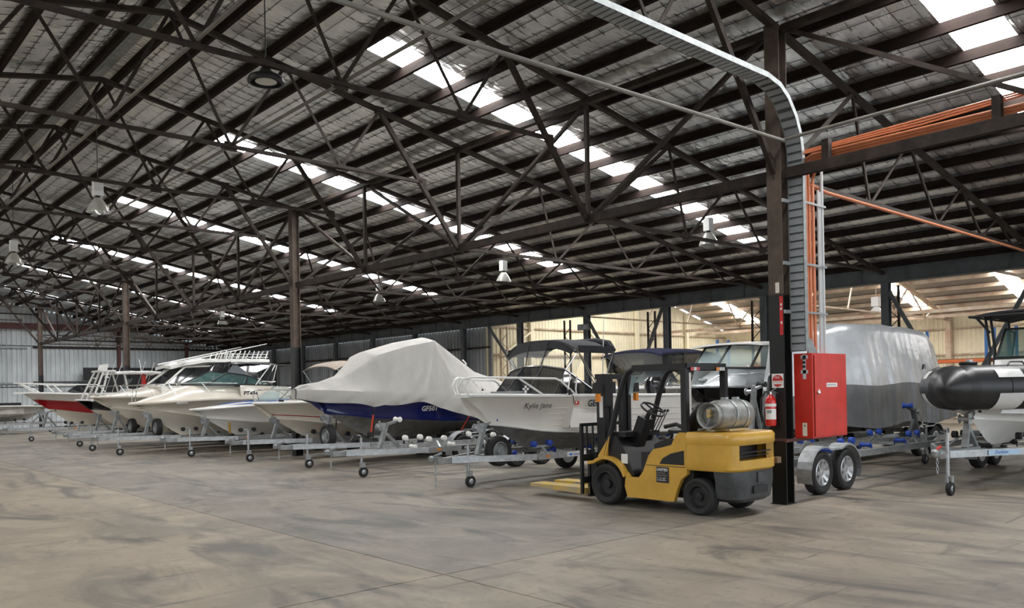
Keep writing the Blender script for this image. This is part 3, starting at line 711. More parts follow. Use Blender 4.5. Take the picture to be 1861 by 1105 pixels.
obj('tag_plate', MB().box((-.004, .09, .03), (-.001, .16, .22)), 'cream_gel', cb); obj('tag_hole', MB().lathe([(.012, -.006), (0, -.007)], (0, .125, .18), 'x', 8), 'black', cb)
tag(obj('support_angle', MB().box((-.16, -.16, .90), (1.14, -.12, .945)).box((-.125, -.14, .91), (-.105, .14, .95)), 'rust_red'), 'rusty angle iron holding the red cabinet to the column', 'bracket')
# cable tray
mat('tray_zinc', (.30, .32, .33), .5, .4, var=.2)
tr = thing('cable_tray', 'galvanised perforated cable tray dropping down the column to the red cabinet', 'cable tray', (0, 0, 0))
path = [(-12.5, 5.9), (-6, 5.9), (-.80, 5.9), (-.50, 5.84), (-.30, 5.72), (-.11, 5.50), (.0, 5.28), (.05, 5.05), (.06, 4.8), (.06, 2.20)]
Ya, Yb = -.13, -.36
def traypts(off):
    out = []
    for i, (x, z) in enumerate(path):
        a = path[max(i-1, 0)]; b = path[min(i+1, len(path)-1)]; dx, dz = b[0]-a[0], b[1]-a[1]; l = math.hypot(dx, dz)
        out.append((x-dz/l*off, z+dx/l*off))
    return out
for y in (Ya, Yb):
    obj('side_rail', MB().grid([[(x, y-.006, z), (x, y+.006, z), (u, y+.006, w), (u, y-.006, w)] for (x, z), (u, w) in zip(path, traypts(.075))], True), 'galv_dull', tr)
obj('tray_base', MB().grid([[(u, Ya, w), (u, Yb, w)] for u, w in traypts(.012)]), 'grey_steel', tr)
rng = None
for (x0, z0), (x1, z1) in zip(path, path[1:]):
    l = math.hypot(x1-x0, z1-z0); n = max(1, int(l/.11)); ang = math.atan2(z1-z0, x1-x0)
    for i in range(n):
        t_ = (i+.5)/n; x, z = lerp(x0, x1, t_), lerp(z0, z1, t_)
        if x < -5.2: continue
        o = obj('rung', MB().box((-.043, Yb+.01, -.005), (.043, Ya-.01, .005)), 'tray_zinc', tr) if rng is None else inst(rng, tr)
        rng = rng or o; o.location = (x, 0, z); o.rotation_euler = (0, -ang, 0)
for z in (2.75, 3.45, 4.35): tag(obj('tray_bracket', MB().box((-.10, -.145, z), (.14, -.118, z+.05)), 'galv'), 'short galvanised bracket tying the cable tray to the column', 'bracket', 'tray brackets')
obj('tray_foot', MB().prism([(.13, 2.17), (.40, 2.17), (.20, 2.38), (.13, 2.38)], -.365, -.35, 'y'), 'galv_dull', tr)
# conduits
og = 'orange conduits rising from the red cabinet'
for i, x in enumerate((.30, .345, .39, .44, .50, .55)):
    zt = 4.95-.03*i
    yb = -.27+.02*(i % 2)
    if i < 3: P = [(x, yb, 2.17), (x, yb, zt-.08), (x-.12, yb-.03, zt), (.10+.02*i, -.5, zt+.03), (.10+.02*i, -14, zt+.03+.015*i)]
    elif i < 5: P = [(x, yb, 2.17), (x, yb, 4.52+.03*i), (x+.05, yb+.05, 4.60+.02*i), (x+.5, -.10-.03*i, 4.63), (11.6, -.10-.03*i, 4.63)]
    else: P = [(x, yb, 2.17), (x, yb, 4.75), (x-.1, yb-.1, 4.83), (.22, -.6, 4.85), (.22, -14, 4.85)]
    tag(obj('orange_conduit', MB().tube(P, .021, 7), 'conduit_orange', None, True), 'orange conduit rising from the red cabinet and turning along the roof steel', 'conduit', og)
for i in range(3): tag(obj('orange_cable', MB().tube([(.10+.03*i, -.35, 5.02+.03*i), (.10, -2, 5.03+.035*i), (.12+.02*i, -3.4, 5.10+.03*i), (.1, -14, 5.10+.03*i)], .013, 6), 'conduit_orange', None, True), 'orange cable clipped above the conduit girder', 'cable', 'orange cables over the girder')
for i, x in enumerate((.66, .71, .78)):
    tag(obj('grey_conduit', MB().tube([(x, -.27, 2.17), (x, -.27, (4.6, 4.58, 4.9)[i])], (.018, .016, .022)[i], 8), 'conduit_grey', None, True), 'straight grey conduit rising from the red cabinet', 'conduit', 'grey conduits above the cabinet')
for z in (2.75, 3.45, 4.35): tag(obj('conduit_clip', MB().box((.22, -.30, z), (.84, -.285, z+.03)), 'galv_dull'), 'thin metal strap across the conduits above the red cabinet', 'bracket', 'conduit straps')
for y in (-.75, -2.9): tag(obj('cable_hanger', MB().box((-.03, y-.05, 4.83), (.07, y+.05, 5.12)), 'brown_steel'), 'small brown hanger bracket on the conduit girder', 'bracket', 'girder hangers')
# extinguisher, sign, stickers
ex = thing('fire_extinguisher', 'red fire extinguisher with white label hung on the black column foot', 'fire extinguisher', (-.20, .06, 1.13))
cy = obj('cylinder', MB().lathe([(.06, 0), (.075, .01), (.078, .03), (.078, .36), (.065, .41), (.03, .44), (.025, .46), (0, .46)], (0,0,0), 'z', 24), 'red_bottle', ex, True)
obj('white_band', MB().lathe([(.0787, .285), (.0787, .325)], (0,0,0), 'z', 24, cap=False), 'white', cy); 
mb = MB(); A = [math.radians(a) for a in range(150, 290, 10)]
mb.grid([[(.0789*math.cos(a), .0789*math.sin(a), z) for a in A] for z in (.10, .25)]); obj('paper_label', mb, 'white', cy)
mb = MB(); A = [math.radians(a) for a in range(170, 230, 10)]
mb.grid([[(.0793*math.cos(a), .0793*math.sin(a), z) for a in A] for z in (.19, .235)]); obj('label_print', mb, 'galv_dull', cy)
obj('valve_head', MB().lathe([(.022, .45), (.022, .50)], (0,0,0), 'z', 10).beam((-.02, -.02, .50), (-.02, -.13, .56), .02, .012).beam((0, -.01, .49), (-.01, -.11, .48), .02, .012), 'chrome', ex)
obj('hose', MB().tube([(0, .02, .49), (0, .08, .50), (-.02, .14, .40), (-.02, .15, .25), (-.02, .12, .10), (-.02, .08, -.03)], .012, 7), 'rubber', ex, True)
obj('wall_hook', MB().box((.06, -.03, .30), (.095, .03, .50)), 'galv', ex)
sg = tag(obj('extinguisher_sign', MB().box((-.113, -.10, 1.68), (-.109, .085, 1.885)), 'white'), 'square white sign with red disc above the fire extinguisher', 'sign')
c_ = (-.1135, -.008, 1.783)
mb = MB(); pts = [(c_[0], c_[1]+.085*math.cos(a), c_[2]+.085*math.sin(a)) for a in [PI*k/16 for k in range(17)]]; mb.add(pts, [tuple(range(17))])
pts = [(c_[0], c_[1]+.085*math.cos(a), c_[2]+.085*math.sin(a)) for a in [PI*1.2+PI*.6*k/10 for k in range(11)]]; mb.add(pts, [tuple(range(11))]); obj('disc_print', mb, 'sign_red', sg)
text('sign_text', 'FIRE', .045, 'white', sg, (-.1145, .040, 1.815), (PI/2, 0, -PI/2)); text('sign_text', 'EXTINGUISHER', .024, 'sign_red', sg, (-.1145, .072, 1.755), (PI/2, 0, -PI/2), .95)
tag(obj('paper_sticker', MB().box((-.112, -.06, 3.05), (-.108, .0, 3.20)), 'cream_gel'), 'small cream sticker on the column just above the black paint', 'sticker')
rs = tag(obj('red_strip_sign', MB().box((-.114, -.112, 2.44), (-.110, -.06, 3.0)), 'sign_red'), 'narrow red vertical strip sign on the black column foot', 'sign')
[obj('strip_print', MB().box((-.1155, -.10, z), (-.1142, -.075, z+.035)), 'white', rs) for z in (2.60, 2.80, 2.86)]
# conduits along the roof steel
for P, lab in (([(-7.0+i*0, y, 6.10) for i, y in enumerate((Y0, 10, 30, Y1-.3))], 'grey pipe running lengthwise on the chord just past the ridge'), ([(-4.9, y, 6.10) for y in (Y0, 10, 30, Y1-.3)], 'grey pipe running lengthwise on the chord near the ridge'),
               ([(-12, -.2, 5.0), (-6, -.2, 5.07), (-.14, -.2, 5.2)], 'grey pipe crossing overhead to the near column'), ([(-.14, -.2, 5.22), (-.14, -4, 5.26), (-.14, -14, 5.26)], 'grey pipe leading from the near column over the conduit girder')):
    tag(obj('overhead_pipe', MB().tube(P, .026, 8), 'pipe_grey', None, True), lab, 'pipe')
# ---- hanging lamps
def bay_lamp(x, y, z, lab, dark=False):
    t = thing('high_bay_lamp', lab, 'lamp', (x, y, z), 0, 'hanging high bay lamps')
    top = ZR(x)+.05-z if x > -5.5 else ZR(XR)-z
    obj('hanging_rod', MB().tube([(0, 0, .30), (0, 0, top)], .008, 5), 'black', t)
    if dark:
        obj('housing', MB().lathe([(.05, .16), (.07, .12), (.10, .08), (.22, .02), (.24, -.02), (.24, -.05), (.20, -.06)], (0,0,0), 'z', 24, cap=False), 'black', t, True)
        obj('diffuser', MB().lathe([(.14, -.04), (.0, -.041)], (0,0,0), 'z', 20), 'lens_pale', t); obj('hook', MB().tube([(0,0,.16),(.02,0,.24),(-.02,0,.28),(0,0,.34)], .012, 6), 'black', t)
    else:
        obj('gear_box', MB().box((-.09, -.08, .06), (.09, .08, .36)), 'white', t); obj('neck', MB().lathe([(.05, .0), (.05, .07)], (0,0,0), 'z', 12), 'black', t)
        obj('shade', MB().lathe([(.06, .02), (.10, -.02), (.17, -.12), (.22, -.24), (.23, -.27)], (0,0,0), 'z', 24, cap=False), 'lamp_glass', t, True)
bay_lamp(-6.0, 3.95, 5.92, 'black round high bay lamp hanging under the ridge', True)
bay_lamp(-6.0, 11.65, 5.75, 'white-boxed bell lamp hanging under the ridge in front of the skylight rows'); bay_lamp(-6.0, 19.6, 5.72, 'white-boxed bell lamp hanging under the ridge deepest in the shed')
bay_lamp(5.45, 12.3, 5.25, 'glass bell lamp hanging above the black sunshade boat'); bay_lamp(5.35, 19.0, 5.27, 'glass bell lamp hanging above the covered blue boat')
bay_lamp(5.3, 4.88, 5.27, 'glass bell lamp hanging beside the near column'); bay_lamp(4.6, 31.2, 5.3, 'glass bell lamp hanging deep in the shed by the side wall')
# ================================================================== trailers
def trailer(label, cx, cy, L=6.0, hw=.78, post=1.15, wheelx=4.3, tandem=False, jock=.68, spare=None, decal=None, rz=0., rollers='rubber', post_top=1.18, postm='galv_dull', jh=.78, zf=.50, name='boat_trailer', jside=-1, cargo=True, dpos=2.0, guides=False, chain=5, spare_axis='x'):
    """x = aft from the coupling; z up; boat bow looks towards -x"""
    t = thing(name, label, 'trailer', (cx, cy, 0), rz, 'boat trailers'); g = 'galv'
    xa = post+.75
    for s in (-1, 1):
        rl = obj('chassis_rail', MB().beam((.42, s*.05, zf), (xa, s*hw, zf), .05, .11).beam((xa, s*hw, zf), (L, s*hw, zf), .05, .11), g, t)
    obj('drawbar', MB().box((.12, -.05, zf-.05), (post+.55, .05, zf+.05)), g, t)
    cp = obj('coupling', MB().lathe([(.05, -.03), (.06, 0), (.06, .05), (.03, .08)], (.02, 0, zf+.02), 'z', 12).box((.0, -.045, zf-.01), (.22, .045, zf+.07)), 'galv_dull', t, True)
    obj('coupling_lever', MB().beam((.08, 0, zf+.09), (.24, 0, zf+.13), .03, .03), 'strap_red' if jside < 0 and decal == 'Dunbier' else 'galv_dull', cp)
    mb = MB()
    for i in range(chain):
        z = zf-.06-i*.048; r = .026; a = (i % 2)*PI/2
        mb.tube([(.10+r*.6*math.cos(a)*math.cos(q), r*.6*math.sin(a)*math.cos(q), z+r*1.2*math.sin(q)) for q in [2*PI*k/8 for k in range(8)]], .006, 4, closed=True)
    obj('safety_chain', mb, 'galv', t)
    for x in [xa, lerp(xa, L, .35), lerp(xa, L, .68), L-.03]: obj('cross_member', MB().box((x-.03, -hw, zf-.06), (x+.03, hw, zf+.0)), g, t)
    # jockey wheel
    jy = jside*.14
    j = obj('jockey_stand', MB().tube([(jock, jy, .17), (jock, jy, jh)], .028, 8).tube([(jock, jy, jh), (jock, jy, jh+.05), (jock-.1, jy, jh+.06)], .01, 5).box((jock-.05, min(0, jy), zf-.03), (jock+.05, max(0, jy), zf+.03)), g, t, True)
    jw = obj('jockey_wheel', MB().lathe([(.055, -.035), (.095, -.035), (.105, -.02), (.105, .02), (.095, .035), (.055, .035)], (jock+.03, jy-.02, .105), 'y', 18, cap=False), 'rubber', t, True)
    obj('hub', MB().lathe([(.06, -.025), (.02, -.04), (.02, .04), (.06, .025)], (jock+.03, jy-.02, .105), 'y', 14), 'galv', jw)
    obj('wheel_yoke', MB().prism([(-.05,-.10),(.05,-.10),(.05,.0),(.038,.0),(.038,-.088),(-.038,-.088),(-.038,.0),(-.05,.0)], jock-.03, jock+.05, 'x'), g, jw, loc=(0, jy-.02, .20)).rotation_euler = (PI, 0, 0)
    # winch post
    px = post
    wp = obj('winch_post', MB().beam((px, 0, zf+.05), (px+.18, 0, post_top-.05), .09, .08, (1,0,0)).beam((px+.50, 0, zf+.05), (px+.18, 0, post_top-.28), .06, .06, (1,0,0)).beam((px+.15, 0, post_top-.08), (px+.42, 0, post_top-.02), .07, .05), postm, t)
    obj('winch_drum', MB().lathe([(.075, -.08), (.075, -.07), (.04, -.07), (.04, .07), (.075, .07), (.075, .08)], (px+.02, 0, post_top-.12), 'y', 16).box((px-.06, -.09, post_top-.2), (px+.08, -.083, post_top-.03)), 'galv', wp)
    obj('winch_crank', MB().tube([(px+.02, -.09, post_top-.12), (px+.02, -.14, post_top-.12), (px-.10, -.14, post_top-.0), (px-.10, -.20, post_top-.0)], .011, 5), 'galv', wp)
    obj('bow_roller', MB().lathe([(.04, -.10), (.06, -.09), (.035, 0), (.06, .09), (.04, .10)], (px+.46, 0, post_top+.02), 'y', 14), rollers, wp, True)
    # keel rollers
    for i in range(5):
        x = lerp(xa+.1, L-.15, i/4)
        obj('keel_roller', MB().lathe([(.03, -.10), (.05, -.09), (.035, 0), (.05, .09), (.03, .10)], (x, 0, zf+.04), 'y', 12).box((x-.02, -.12, zf-.05), (x+.02, -.11, zf+.06)).box((x-.02, .11, zf-.05), (x+.02, .12, zf+.06)), rollers, t, True)
    for s in (-1, 1):
        for i in range(3):
            x = lerp(xa+.4, L-.4, i/2); y = s*hw*.62; z = zf+.16
            ra = obj('roller_arm', MB().beam((x, s*(hw-.12), zf), (x, y, z), .05, .03).beam((x-.22, y, z), (x+.22, y, z), .03, .04), g, t)
            for dx in (-.20, .20): obj('side_roller', MB().lathe([(.025, -.05), (.06, -.04), (.06, .04), (.025, .05)], (x+dx, y, z+.05), 'y', 14), rollers, ra, True)
    # axle, wheels, mudguards
    xsw = [wheelx] if not tandem else [wheelx-.40, wheelx+.40]
    r = .31 if not tandem else .34; wy = hw+.24
    for x in xsw:
        obj('axle', MB().box((x-.025, -wy, r-.025), (x+.025, wy, r+.025)).box((x-.03, -hw-.02, r), (x+.03, -hw+.03, zf-.05)).box((x-.03, hw-.03, r), (x+.03, hw+.02, zf-.05)), g, t)
        for s in (-1, 1): wheel_parts(t, (x, s*wy, r), r, .20, 'y', s, 'alloy_wheel', 8, 'road_wheel')
    for s in (-1, 1):
        P = []
        if tandem:
            P = arc((xsw[0], 0, r), r+.08, 200, 60, 9) + arc((xsw[1], 0, r), r+.08, 120, -20, 9)
        else: P = arc((xsw[0], 0, r), r+.07, 185, -5, 12)
        mb = MB(); mb.grid([[(x, s*(wy-.13), z), (x, s*(wy+.12), z), (x, s*(wy+.12), z-.03), (x, s*(wy+.11), z-.006), (x, s*(wy-.13), z-.006)] for x, _, z in P], True)
        obj('mudguard', mb, 'galv', t)
    tl = obj('tail_board', MB().box((L, -hw-.2, zf-.06), (L+.04, hw+.2, zf+.06)), g, t)
    for s in (-1, 1): obj('tail_lamp', MB().box((L+.04, s*hw-.12, zf-.04), (L+.06, s*hw+.12, zf+.04)), 'lamp_red', tl)
    if guides:
        for s in (-1, 1): obj('guide_pole', MB().tube([(L-.2, s*(hw+.15), zf), (L-.2, s*(hw+.15), 1.95)], .03, 8), 'white_tube', t, True)
    if spare:
        x, z = spare; wheel_parts(t, (x, -.12 if spare_axis == 'y' else -.2, z), .28, .18, spare_axis, -1, 'galv_dull', 0, 'spare_wheel')
    if decal:
        y = -hw-.027; st = obj('decal', MB().box((dpos, y-.002, zf-.042), (dpos+.62, y, zf+.042)), 'white' if decal in ('Dunbier', 'Gateway') else 'ink', t)
        text('decal_text', decal, .07, 'blue_ink' if decal in ('Dunbier', 'Gateway') else 'white', st, (dpos+.15 if decal in ('Gateway',) else dpos+.06, y-.0035, zf-.024), (PI/2, 0, 0), 1.1 if len(decal) < 8 else .8, .2, .001)
        if decal == 'Gateway': obj('decal_logo', MB().add([(dpos+.02, y-.003, zf), (dpos+.08, y-.003, zf-.03), (dpos+.15, y-.003, zf-.01), (dpos+.12, y-.003, zf+.02)], [(0,1,2,3)]), 'logo_blue', st)
    obj('reflector', MB().box((xa+.2, -hw-.032, zf-.02), (xa+.30, -hw-.026, zf+.02)), 'amber', t)
    return t
# ================================================================== hulls
class Hull:
    def __init__(s, L, hb, sheer, stem, keel_aft, chine, full=.5, cw=.84, cfull=.62, sp=.8, x0=0.):
        """sheer: [(t,z)]; stem: ((xc0,zc0),(xk0,zk0)); chine: [(t,z)]"""
        s.L, s.hb, s.sheer, s.stem, s.ka, s.ch, s.full, s.cw, s.cf, s.sp, s.x0 = L, hb, sheer, stem, keel_aft, chine, full, cw, cfull, sp, x0
    def S(s, t): return Vector((s.x0+s.L*t, s.hb*math.sin(PI/2*min(1, t/s.full))**s.sp*(1-.06*max(0, t-.6)/.4), interp(s.sheer, t)))
    def C(s, t):
        x0, z0 = s.stem[0]; return Vector((s.x0+x0+(s.L-x0)*t, s.hb*s.cw*math.sin(PI/2*min(1, t/s.cf))**.95*(1-.05*max(0, t-.6)/.4), interp([(0, z0)]+s.ch, t)))
    def K(s, t):
        x0, z0 = s.stem[1]; return Vector((s.x0+x0+(s.L-x0)*t, 0, lerp(z0, s.ka, min(1, t*3))))
    def mid(s, t, u):   # point on the topsides, u=0 sheer, 1 chine
        a, c = s.S(t), s.C(t); p = a.lerp(c, u); p.y -= .16*s.hb*math.sin(PI*u)*max(0, 1-t*1.6); return p
def build_hull(t, h, top, bot, band=None, bandu=(.45, 1.), n=26, rail='white', railr=.03, name='hull'):
    ts = [(i/n)**1.35 for i in range(n+1)]
    def half(u0, u1, m, nm):
        mb = MB()
        for s in (1, -1):
            rows = []
            for q in ts:
                r = []
                for i in range(6):
                    p = h.mid(q, lerp(u0, u1, i/5)); r.append((p.x, p.y*s, p.z))
                rows.append(r)
            mb.grid(rows)
        return obj(nm, mb, m, t, True)
    if band: a = half(0, bandu[0], top, 'topsides'); half(bandu[0], 1, band, 'hull_band')
    else: a = half(0, 1, top, 'topsides')
    mb = MB()
    for s in (1, -1):
        mb.grid([[(lambda p: (p.x, p.y*s, p.z))(h.C(q).lerp(h.K(q), i/4)) for i in range(5)] for q in ts])
    obj('hull_bottom', mb, bot, t, True)
    S, C, K = h.S(1), h.C(1), h.K(1)
    obj('transom', MB().add([(S.x, S.y, S.z), (C.x, C.y, C.z), (K.x, 0, K.z), (C.x, -C.y, C.z), (S.x, -S.y, S.z)], [(0,1,2,3,4)]), top, t)
    P = [h.S(q) for q in ts]; P = [(p.x, -p.y, p.z) for p in reversed(P)] + [tuple(p) for p in P[1:]]
    obj('gunwale', MB().tube(P, railr, 6), rail, t, True)
    P = [h.C(q) for q in ts]
    return a
def chine_rail(t, h, m, r=.018, n=20):
    mb = MB()
    for s in (1, -1): mb.tube([(lambda p: (p.x, p.y*s*1.005, p.z))(h.C(i/n)) for i in range(n+1)], r, 5)
    obj('chine_rail', mb, m, t, True)
def strakes(t, h, us, m, t0=.22, r=.010):
    for u in us:
        for s in (-1, 1): obj('strake', MB().tube([(lambda p: (p.x, p.y*s*1.004, p.z))(h.mid(lerp(t0, 1, i/14), u)) for i in range(15)], r, 4), m, t, True)
def deck(t, h, t1, m, crown=.10, rise=None, n=14, inset=.0):
    rows = []
    for i in range(n+1):
        q = t1*(i/n)**1.2; p = h.S(q); r = []
        for k in range(-6, 7):
            v = k/6; z = p.z + crown*(1-v*v)*min(1, q/t1*1.5) + (interp(rise, q)*(1-abs(v)**3.2) if rise else 0)
            r.append((p.x, p.y*v, z))
        rows.append(r)
    return obj('foredeck', MB().grid(rows), m, t, True)
def cockpit(t, h, t0, m, depth=.55, inset=.17, n=10, floor_m='galv_dull'):
    mb = MB(); fl = []
    for s in (1, -1):
        rows = []
        for i in range(n+1):
            p = h.S(lerp(t0, 1, i/n)); w = max(.05, p.y-inset); rows.append([(p.x, s*p.y, p.z), (p.x, s*w, p.z+.01), (p.x, s*w, p.z-depth)])
        mb.grid(rows)
    a, b = h.S(t0), h.S(1)
    mb.add([(a.x, a.y, a.z), (a.x, -a.y, a.z), (a.x, -a.y*.8, a.z-depth), (a.x, a.y*.8, a.z-depth)], [(0,1,2,3)]); mb.add([(b.x-.15, b.y, b.z), (b.x-.15, -b.y, b.z), (b.x-.15, -b.y, b.z-depth), (b.x-.15, b.y, b.z-depth)], [(0,1,2,3)])
    mb.box((b.x-.15, -b.y, b.z-.03), (b.x, b.y, b.z))
    obj('cockpit_liner', mb, m, t)
    rows = [[(h.S(lerp(t0, 1, i/n)).x, s*max(.05, h.S(lerp(t0, 1, i/n)).y-inset), h.S(lerp(t0, 1, i/n)).z-depth+.005) for s in (-1, 1)] for i in range(n+1)]
    obj('cockpit_floor', MB().grid(rows), floor_m, t)
def tubes(t, name, paths, r, m, parent=None):
    for P in paths: obj(name, MB().tube(P, r, 7), m, parent or t, True)
def windshield(t, base, top, glass, frame, r=.016):
    """base/top: matching lists of points; each gap becomes a pane"""
    f = obj('windscreen_frame', MB().tube(base, r, 6).tube(top, r, 6), frame, t, True)
    for i, (a, b) in enumerate(zip(base, top)): obj('mullion', MB().tube([a, b], r, 6), frame, t)
    for (a, b), (c, d) in zip(zip(base, base[1:]), zip(top, top[1:])): obj('glass_pane', MB().add([a, b, d, c], [(0,1,2,3)]), glass, t)
def canopy(t, x0, x1, hw, z, m, crown=.10, drop=.10, thick=.012, n=10, name='canopy', slope=0.):
    rows = []
    for i in range(n+1):
        u = i/n; x = lerp(x0, x1, u); r = []
        for k in range(-6, 7):
            v = k/6; e = (2*u-1)
            r.append((x, hw*v, z+slope*(u-.5)+crown*(1-abs(v)**2.6)-drop*abs(e)**5-.02*math.sin(u*PI*3)**2))
        rows.append(r)
    return obj(name, MB().sheet(rows, thick), m, t, True)
def outboard(t, x, z, m='black_gel', s=1.):
    rows = []
    for i, (zz, a, b) in enumerate([(0, .14, .10), (.05, .26, .17), (.25, .30, .19), (.42, .28, .18), (.50, .16, .12)]):
        rows.append([(x+.18+a*s*math.cos(q)-.02*i, b*s*math.sin(q), z+zz*s) for q in [2*PI*k/14 for k in range(14)]])
    mb = MB().grid(rows, True); mb.add(rows[-1], [tuple(range(14))]); o = obj('outboard_cowl', mb, m, t, True)
    obj('outboard_leg', MB().box((x+.12, -.06, z-.55), (x+.30, .06, z+.02)).box((x+.05, -.10, z-.22), (x+.14, .10, z+.0)).lathe([(.0, -.2), (.06, -.1), (.07, .1), (.0, .25)], (x+.22, 0, z-.62), 'x', 12), m, t)
def boat(label, bx, cy, rz=0, name='motor_boat', cat='boat'): return thing(name, label, cat, (bx, cy, 0), rz)
RS = (PI/2, 0, 0)
# ------------------------------------------------------------------ 1 white alloy boat with black sunshade
trailer('galvanised boat trailer under the white boat named Kylie Jane', -2.41, 5.35, 6.2, .80, 1.05, 4.4, jock=.72, spare=(1.45, .60), spare_axis='y', chain=9, decal='Gateway', rollers='blue_roller', dpos=2.55, post_top=1.16)
b1 = boat('white plate alloy runabout with black folding sunshade, lettered Kylie Jane', -1.74, 5.35)
h = Hull(5.45, 1.08, [(0, 1.64), (.3, 1.60), (1, 1.55)], ((.62, 1.10), (1.65, .56)), .54, [(.25, .93), (.55, .84), (1, .80)], full=.50, sp=.72)
build_hull(b1, h, 'white_alloy', 'raw_alloy', rail='white', railr=.032); chine_rail(b1, h, 'white', .022)
strakes(b1, h, (.34, .50, .66, .82), 'white_alloy', .26)
deck(b1, h, .36, 'white_alloy', .05); cockpit(b1, h, .36, 'white_alloy', .6)
obj('bow_sprit', MB().prism([(-.10, .10), (.35, .20), (.35, -.20), (-.10, -.10)], 1.60, 1.66, 'z'), 'white', b1)
obj('anchor_well', MB().box((.42, -.16, 1.63), (.85, .16, 1.675)), 'galv_dull', b1); obj('hatch', MB().box((.95, -.26, 1.66), (1.4, .26, 1.70)), 'galv_dull', b1)
for s in (-1, 1):
    obj('bow_rail', MB().tube([(-.05, s*.07, 1.66), (-.10, s*.09, 1.80), (-.02, s*.12, 1.93), (.12, s*.20, 1.965), (.8, s*.66, 1.94), (1.55, s*.88, 1.92), (1.66, s*.90, 1.88), (1.98, s*.97, 1.62)], .020, 7), 'white', b1, True)
    obj('rail_post', MB().tube([(.08, s*.16, 1.66), (.02, s*.13, 1.80), (.10, s*.19, 1.96)], .018, 7), 'white', b1, True); obj('rail_post', MB().tube([(.82, s*.67, 1.94), (1.30, s*.82, 1.62)], .018, 7), 'white', b1)
    obj('mooring_cleat', MB().lathe([(.045, -.02), (.06, 0), (.045, .02)], (1.80, s*.98, 1.66), 'y', 12), 'black', b1)
    obj('nav_cross', MB().box((1.02, s*.62-.008, 1.66), (1.06, s*.62+.008, 1.80)).box((.97, s*.62-.008, 1.72), (1.11, s*.62+.008, 1.755)), 'white', b1)
    obj('bow_line', MB().tube([(1.80, s*1.01, 1.66), (1.82, s*1.07, 1.58), (1.83, s*1.07, 1.45)], .008, 5), 'black', b1)
bs = [(2.62, -.97, 1.60), (1.55, -.86, 1.63), (1.36, -.3, 1.66), (1.36, .3, 1.66), (1.55, .86, 1.63), (2.62, .97, 1.60)]
tp = [(2.56, -.94, 1.66), (1.92, -.76, 2.09), (1.80, -.28, 2.16), (1.80, .28, 2.16), (1.92, .76, 2.09), (2.56, .94, 1.66)]
windshield(b1, bs, tp, 'glass_dark', 'black')
obj('screen_rail', MB().tube([(x, y, z+.015) for x, y, z in tp], .015, 6), 'chrome', b1, True)
obj('dash', MB().box((1.95, -.80, 1.35), (2.25, .80, 1.62)), 'black', b1)
for s in (-1, 1):
    st = obj('seat', MB().box((2.9, s*.5-.24, 1.22), (3.35, s*.5+.24, 1.34)).box((3.28, s*.5-.24, 1.3), (3.38, s*.5+.24, 1.85)), 'black_canvas', b1); obj('pedestal', MB().lathe([(.05, .98), (.05, 1.24)], (3.1, s*.5, 0), 'z', 10), 'galv', st)
    tubes(b1, 'grab_rail', [[(1.75, s*.99, 1.62), (1.92, s*.90, 2.0)], [(1.98, s*1.0, 1.60), (1.96, s*1.0, 1.72), (2.10, s*.9, 1.95)]], .014, 'white')
rows = []
for i in range(11):
    u = i/10; x = lerp(1.98, 3.05, u); rows.append([(x, .98*v, 2.47+.23*(1-abs(v)**3.4)-.05*abs(2*u-1)**4) for v in [k/8 for k in range(-8, 9)]])
cv = obj('sunshade', MB().sheet(rows, .03), 'black_canvas', b1, True)
obj('rolled_canvas', MB().tube([(3.05, -.97, 2.45), (3.07, -.85, 2.60), (3.08, -.5, 2.66), (3.08, .5, 2.66), (3.07, .85, 2.60), (3.05, .97, 2.45)], .07, 8), 'black_canvas', cv, True)
for s in (-1, 1): obj('side_valance', MB().grid([[(x, s*.985, 2.54), (x, s*1.0, 2.46), (x, s*.99, 2.40)] for x in (2.05, 2.4, 2.75, 3.08)]), 'black_canvas', cv)
def fp(v, u): return (lerp(1.96, 1.80, u)+.06*v*v, lerp(.95, .76, u)*v, lerp(2.68-.20*abs(v)**3, 2.17-.07*v*v, u))
V9 = [k/8 for k in range(-8, 9)]
obj('front_flap', MB().grid([[fp(v, u) for u in (0, .15, .28, .42 if v > -.35 else .30)] for v in V9]), 'black_canvas', cv, True)
obj('clear_front_panel', MB().grid([[fp(v, u) for u in (.40, .7, 1)] for v in V9]), 'clear_pvc', cv, True)
for y in (-.30, .22): obj('zip_strip', MB().tube([(lambda q: (q[0]-.012, q[1], q[2]))(fp(y/.9, u)) for u in (0, .35, .7, 1)], .010, 5), 'black', cv)
for s in (-1, 1):
    obj('clear_side_panel', MB().add([(1.98, s*.97, 2.48), (2.25, s*.99, 2.44), (2.15, s*.82, 2.0), (1.92, s*.77, 2.10)], [(0,1,2,3)]), 'clear_pvc', cv)
    tubes(b1, 'canopy_frame', [[(2.62, s*1.0, 1.60), (2.05, s*.99, 2.42), (2.0, s*.98, 2.50)], [(2.64, s*1.0, 1.60), (3.05, s*.99, 2.44)], [(1.94, s*.78, 2.08), (2.06, s*.98, 2.42)], [(2.06, s*.99, 2.42), (2.7, s*1.0, 1.64)]], .012, 'chrome')
    obj('canopy_strap', MB().tube([(3.05, s*1.0, 2.42), (2.85, s*1.0, 1.6)], .014, 5), 'black', b1)
obj('antenna', MB().tube([(2.72, -.98, 1.62), (2.76, -.98, 2.45), (2.80, -.98, 3.12)], [.014, .010, .006], 6), 'white', b1)
outboard(b1, 5.42, 1.45)
def on_side(hh, t, u, dt=.04):
    p = hh.mid(t, u); q = hh.mid(t+dt, u); return p, math.atan2(q.y-p.y, q.x-p.x)
p, a = on_side(h, .165, .30, .12); text('boat_name', 'Kylie Jane', .15, 'ink', b1, (p.x, -p.y-.075, p.z-.05), (PI/2+.03, 0, -a), .92, .35)
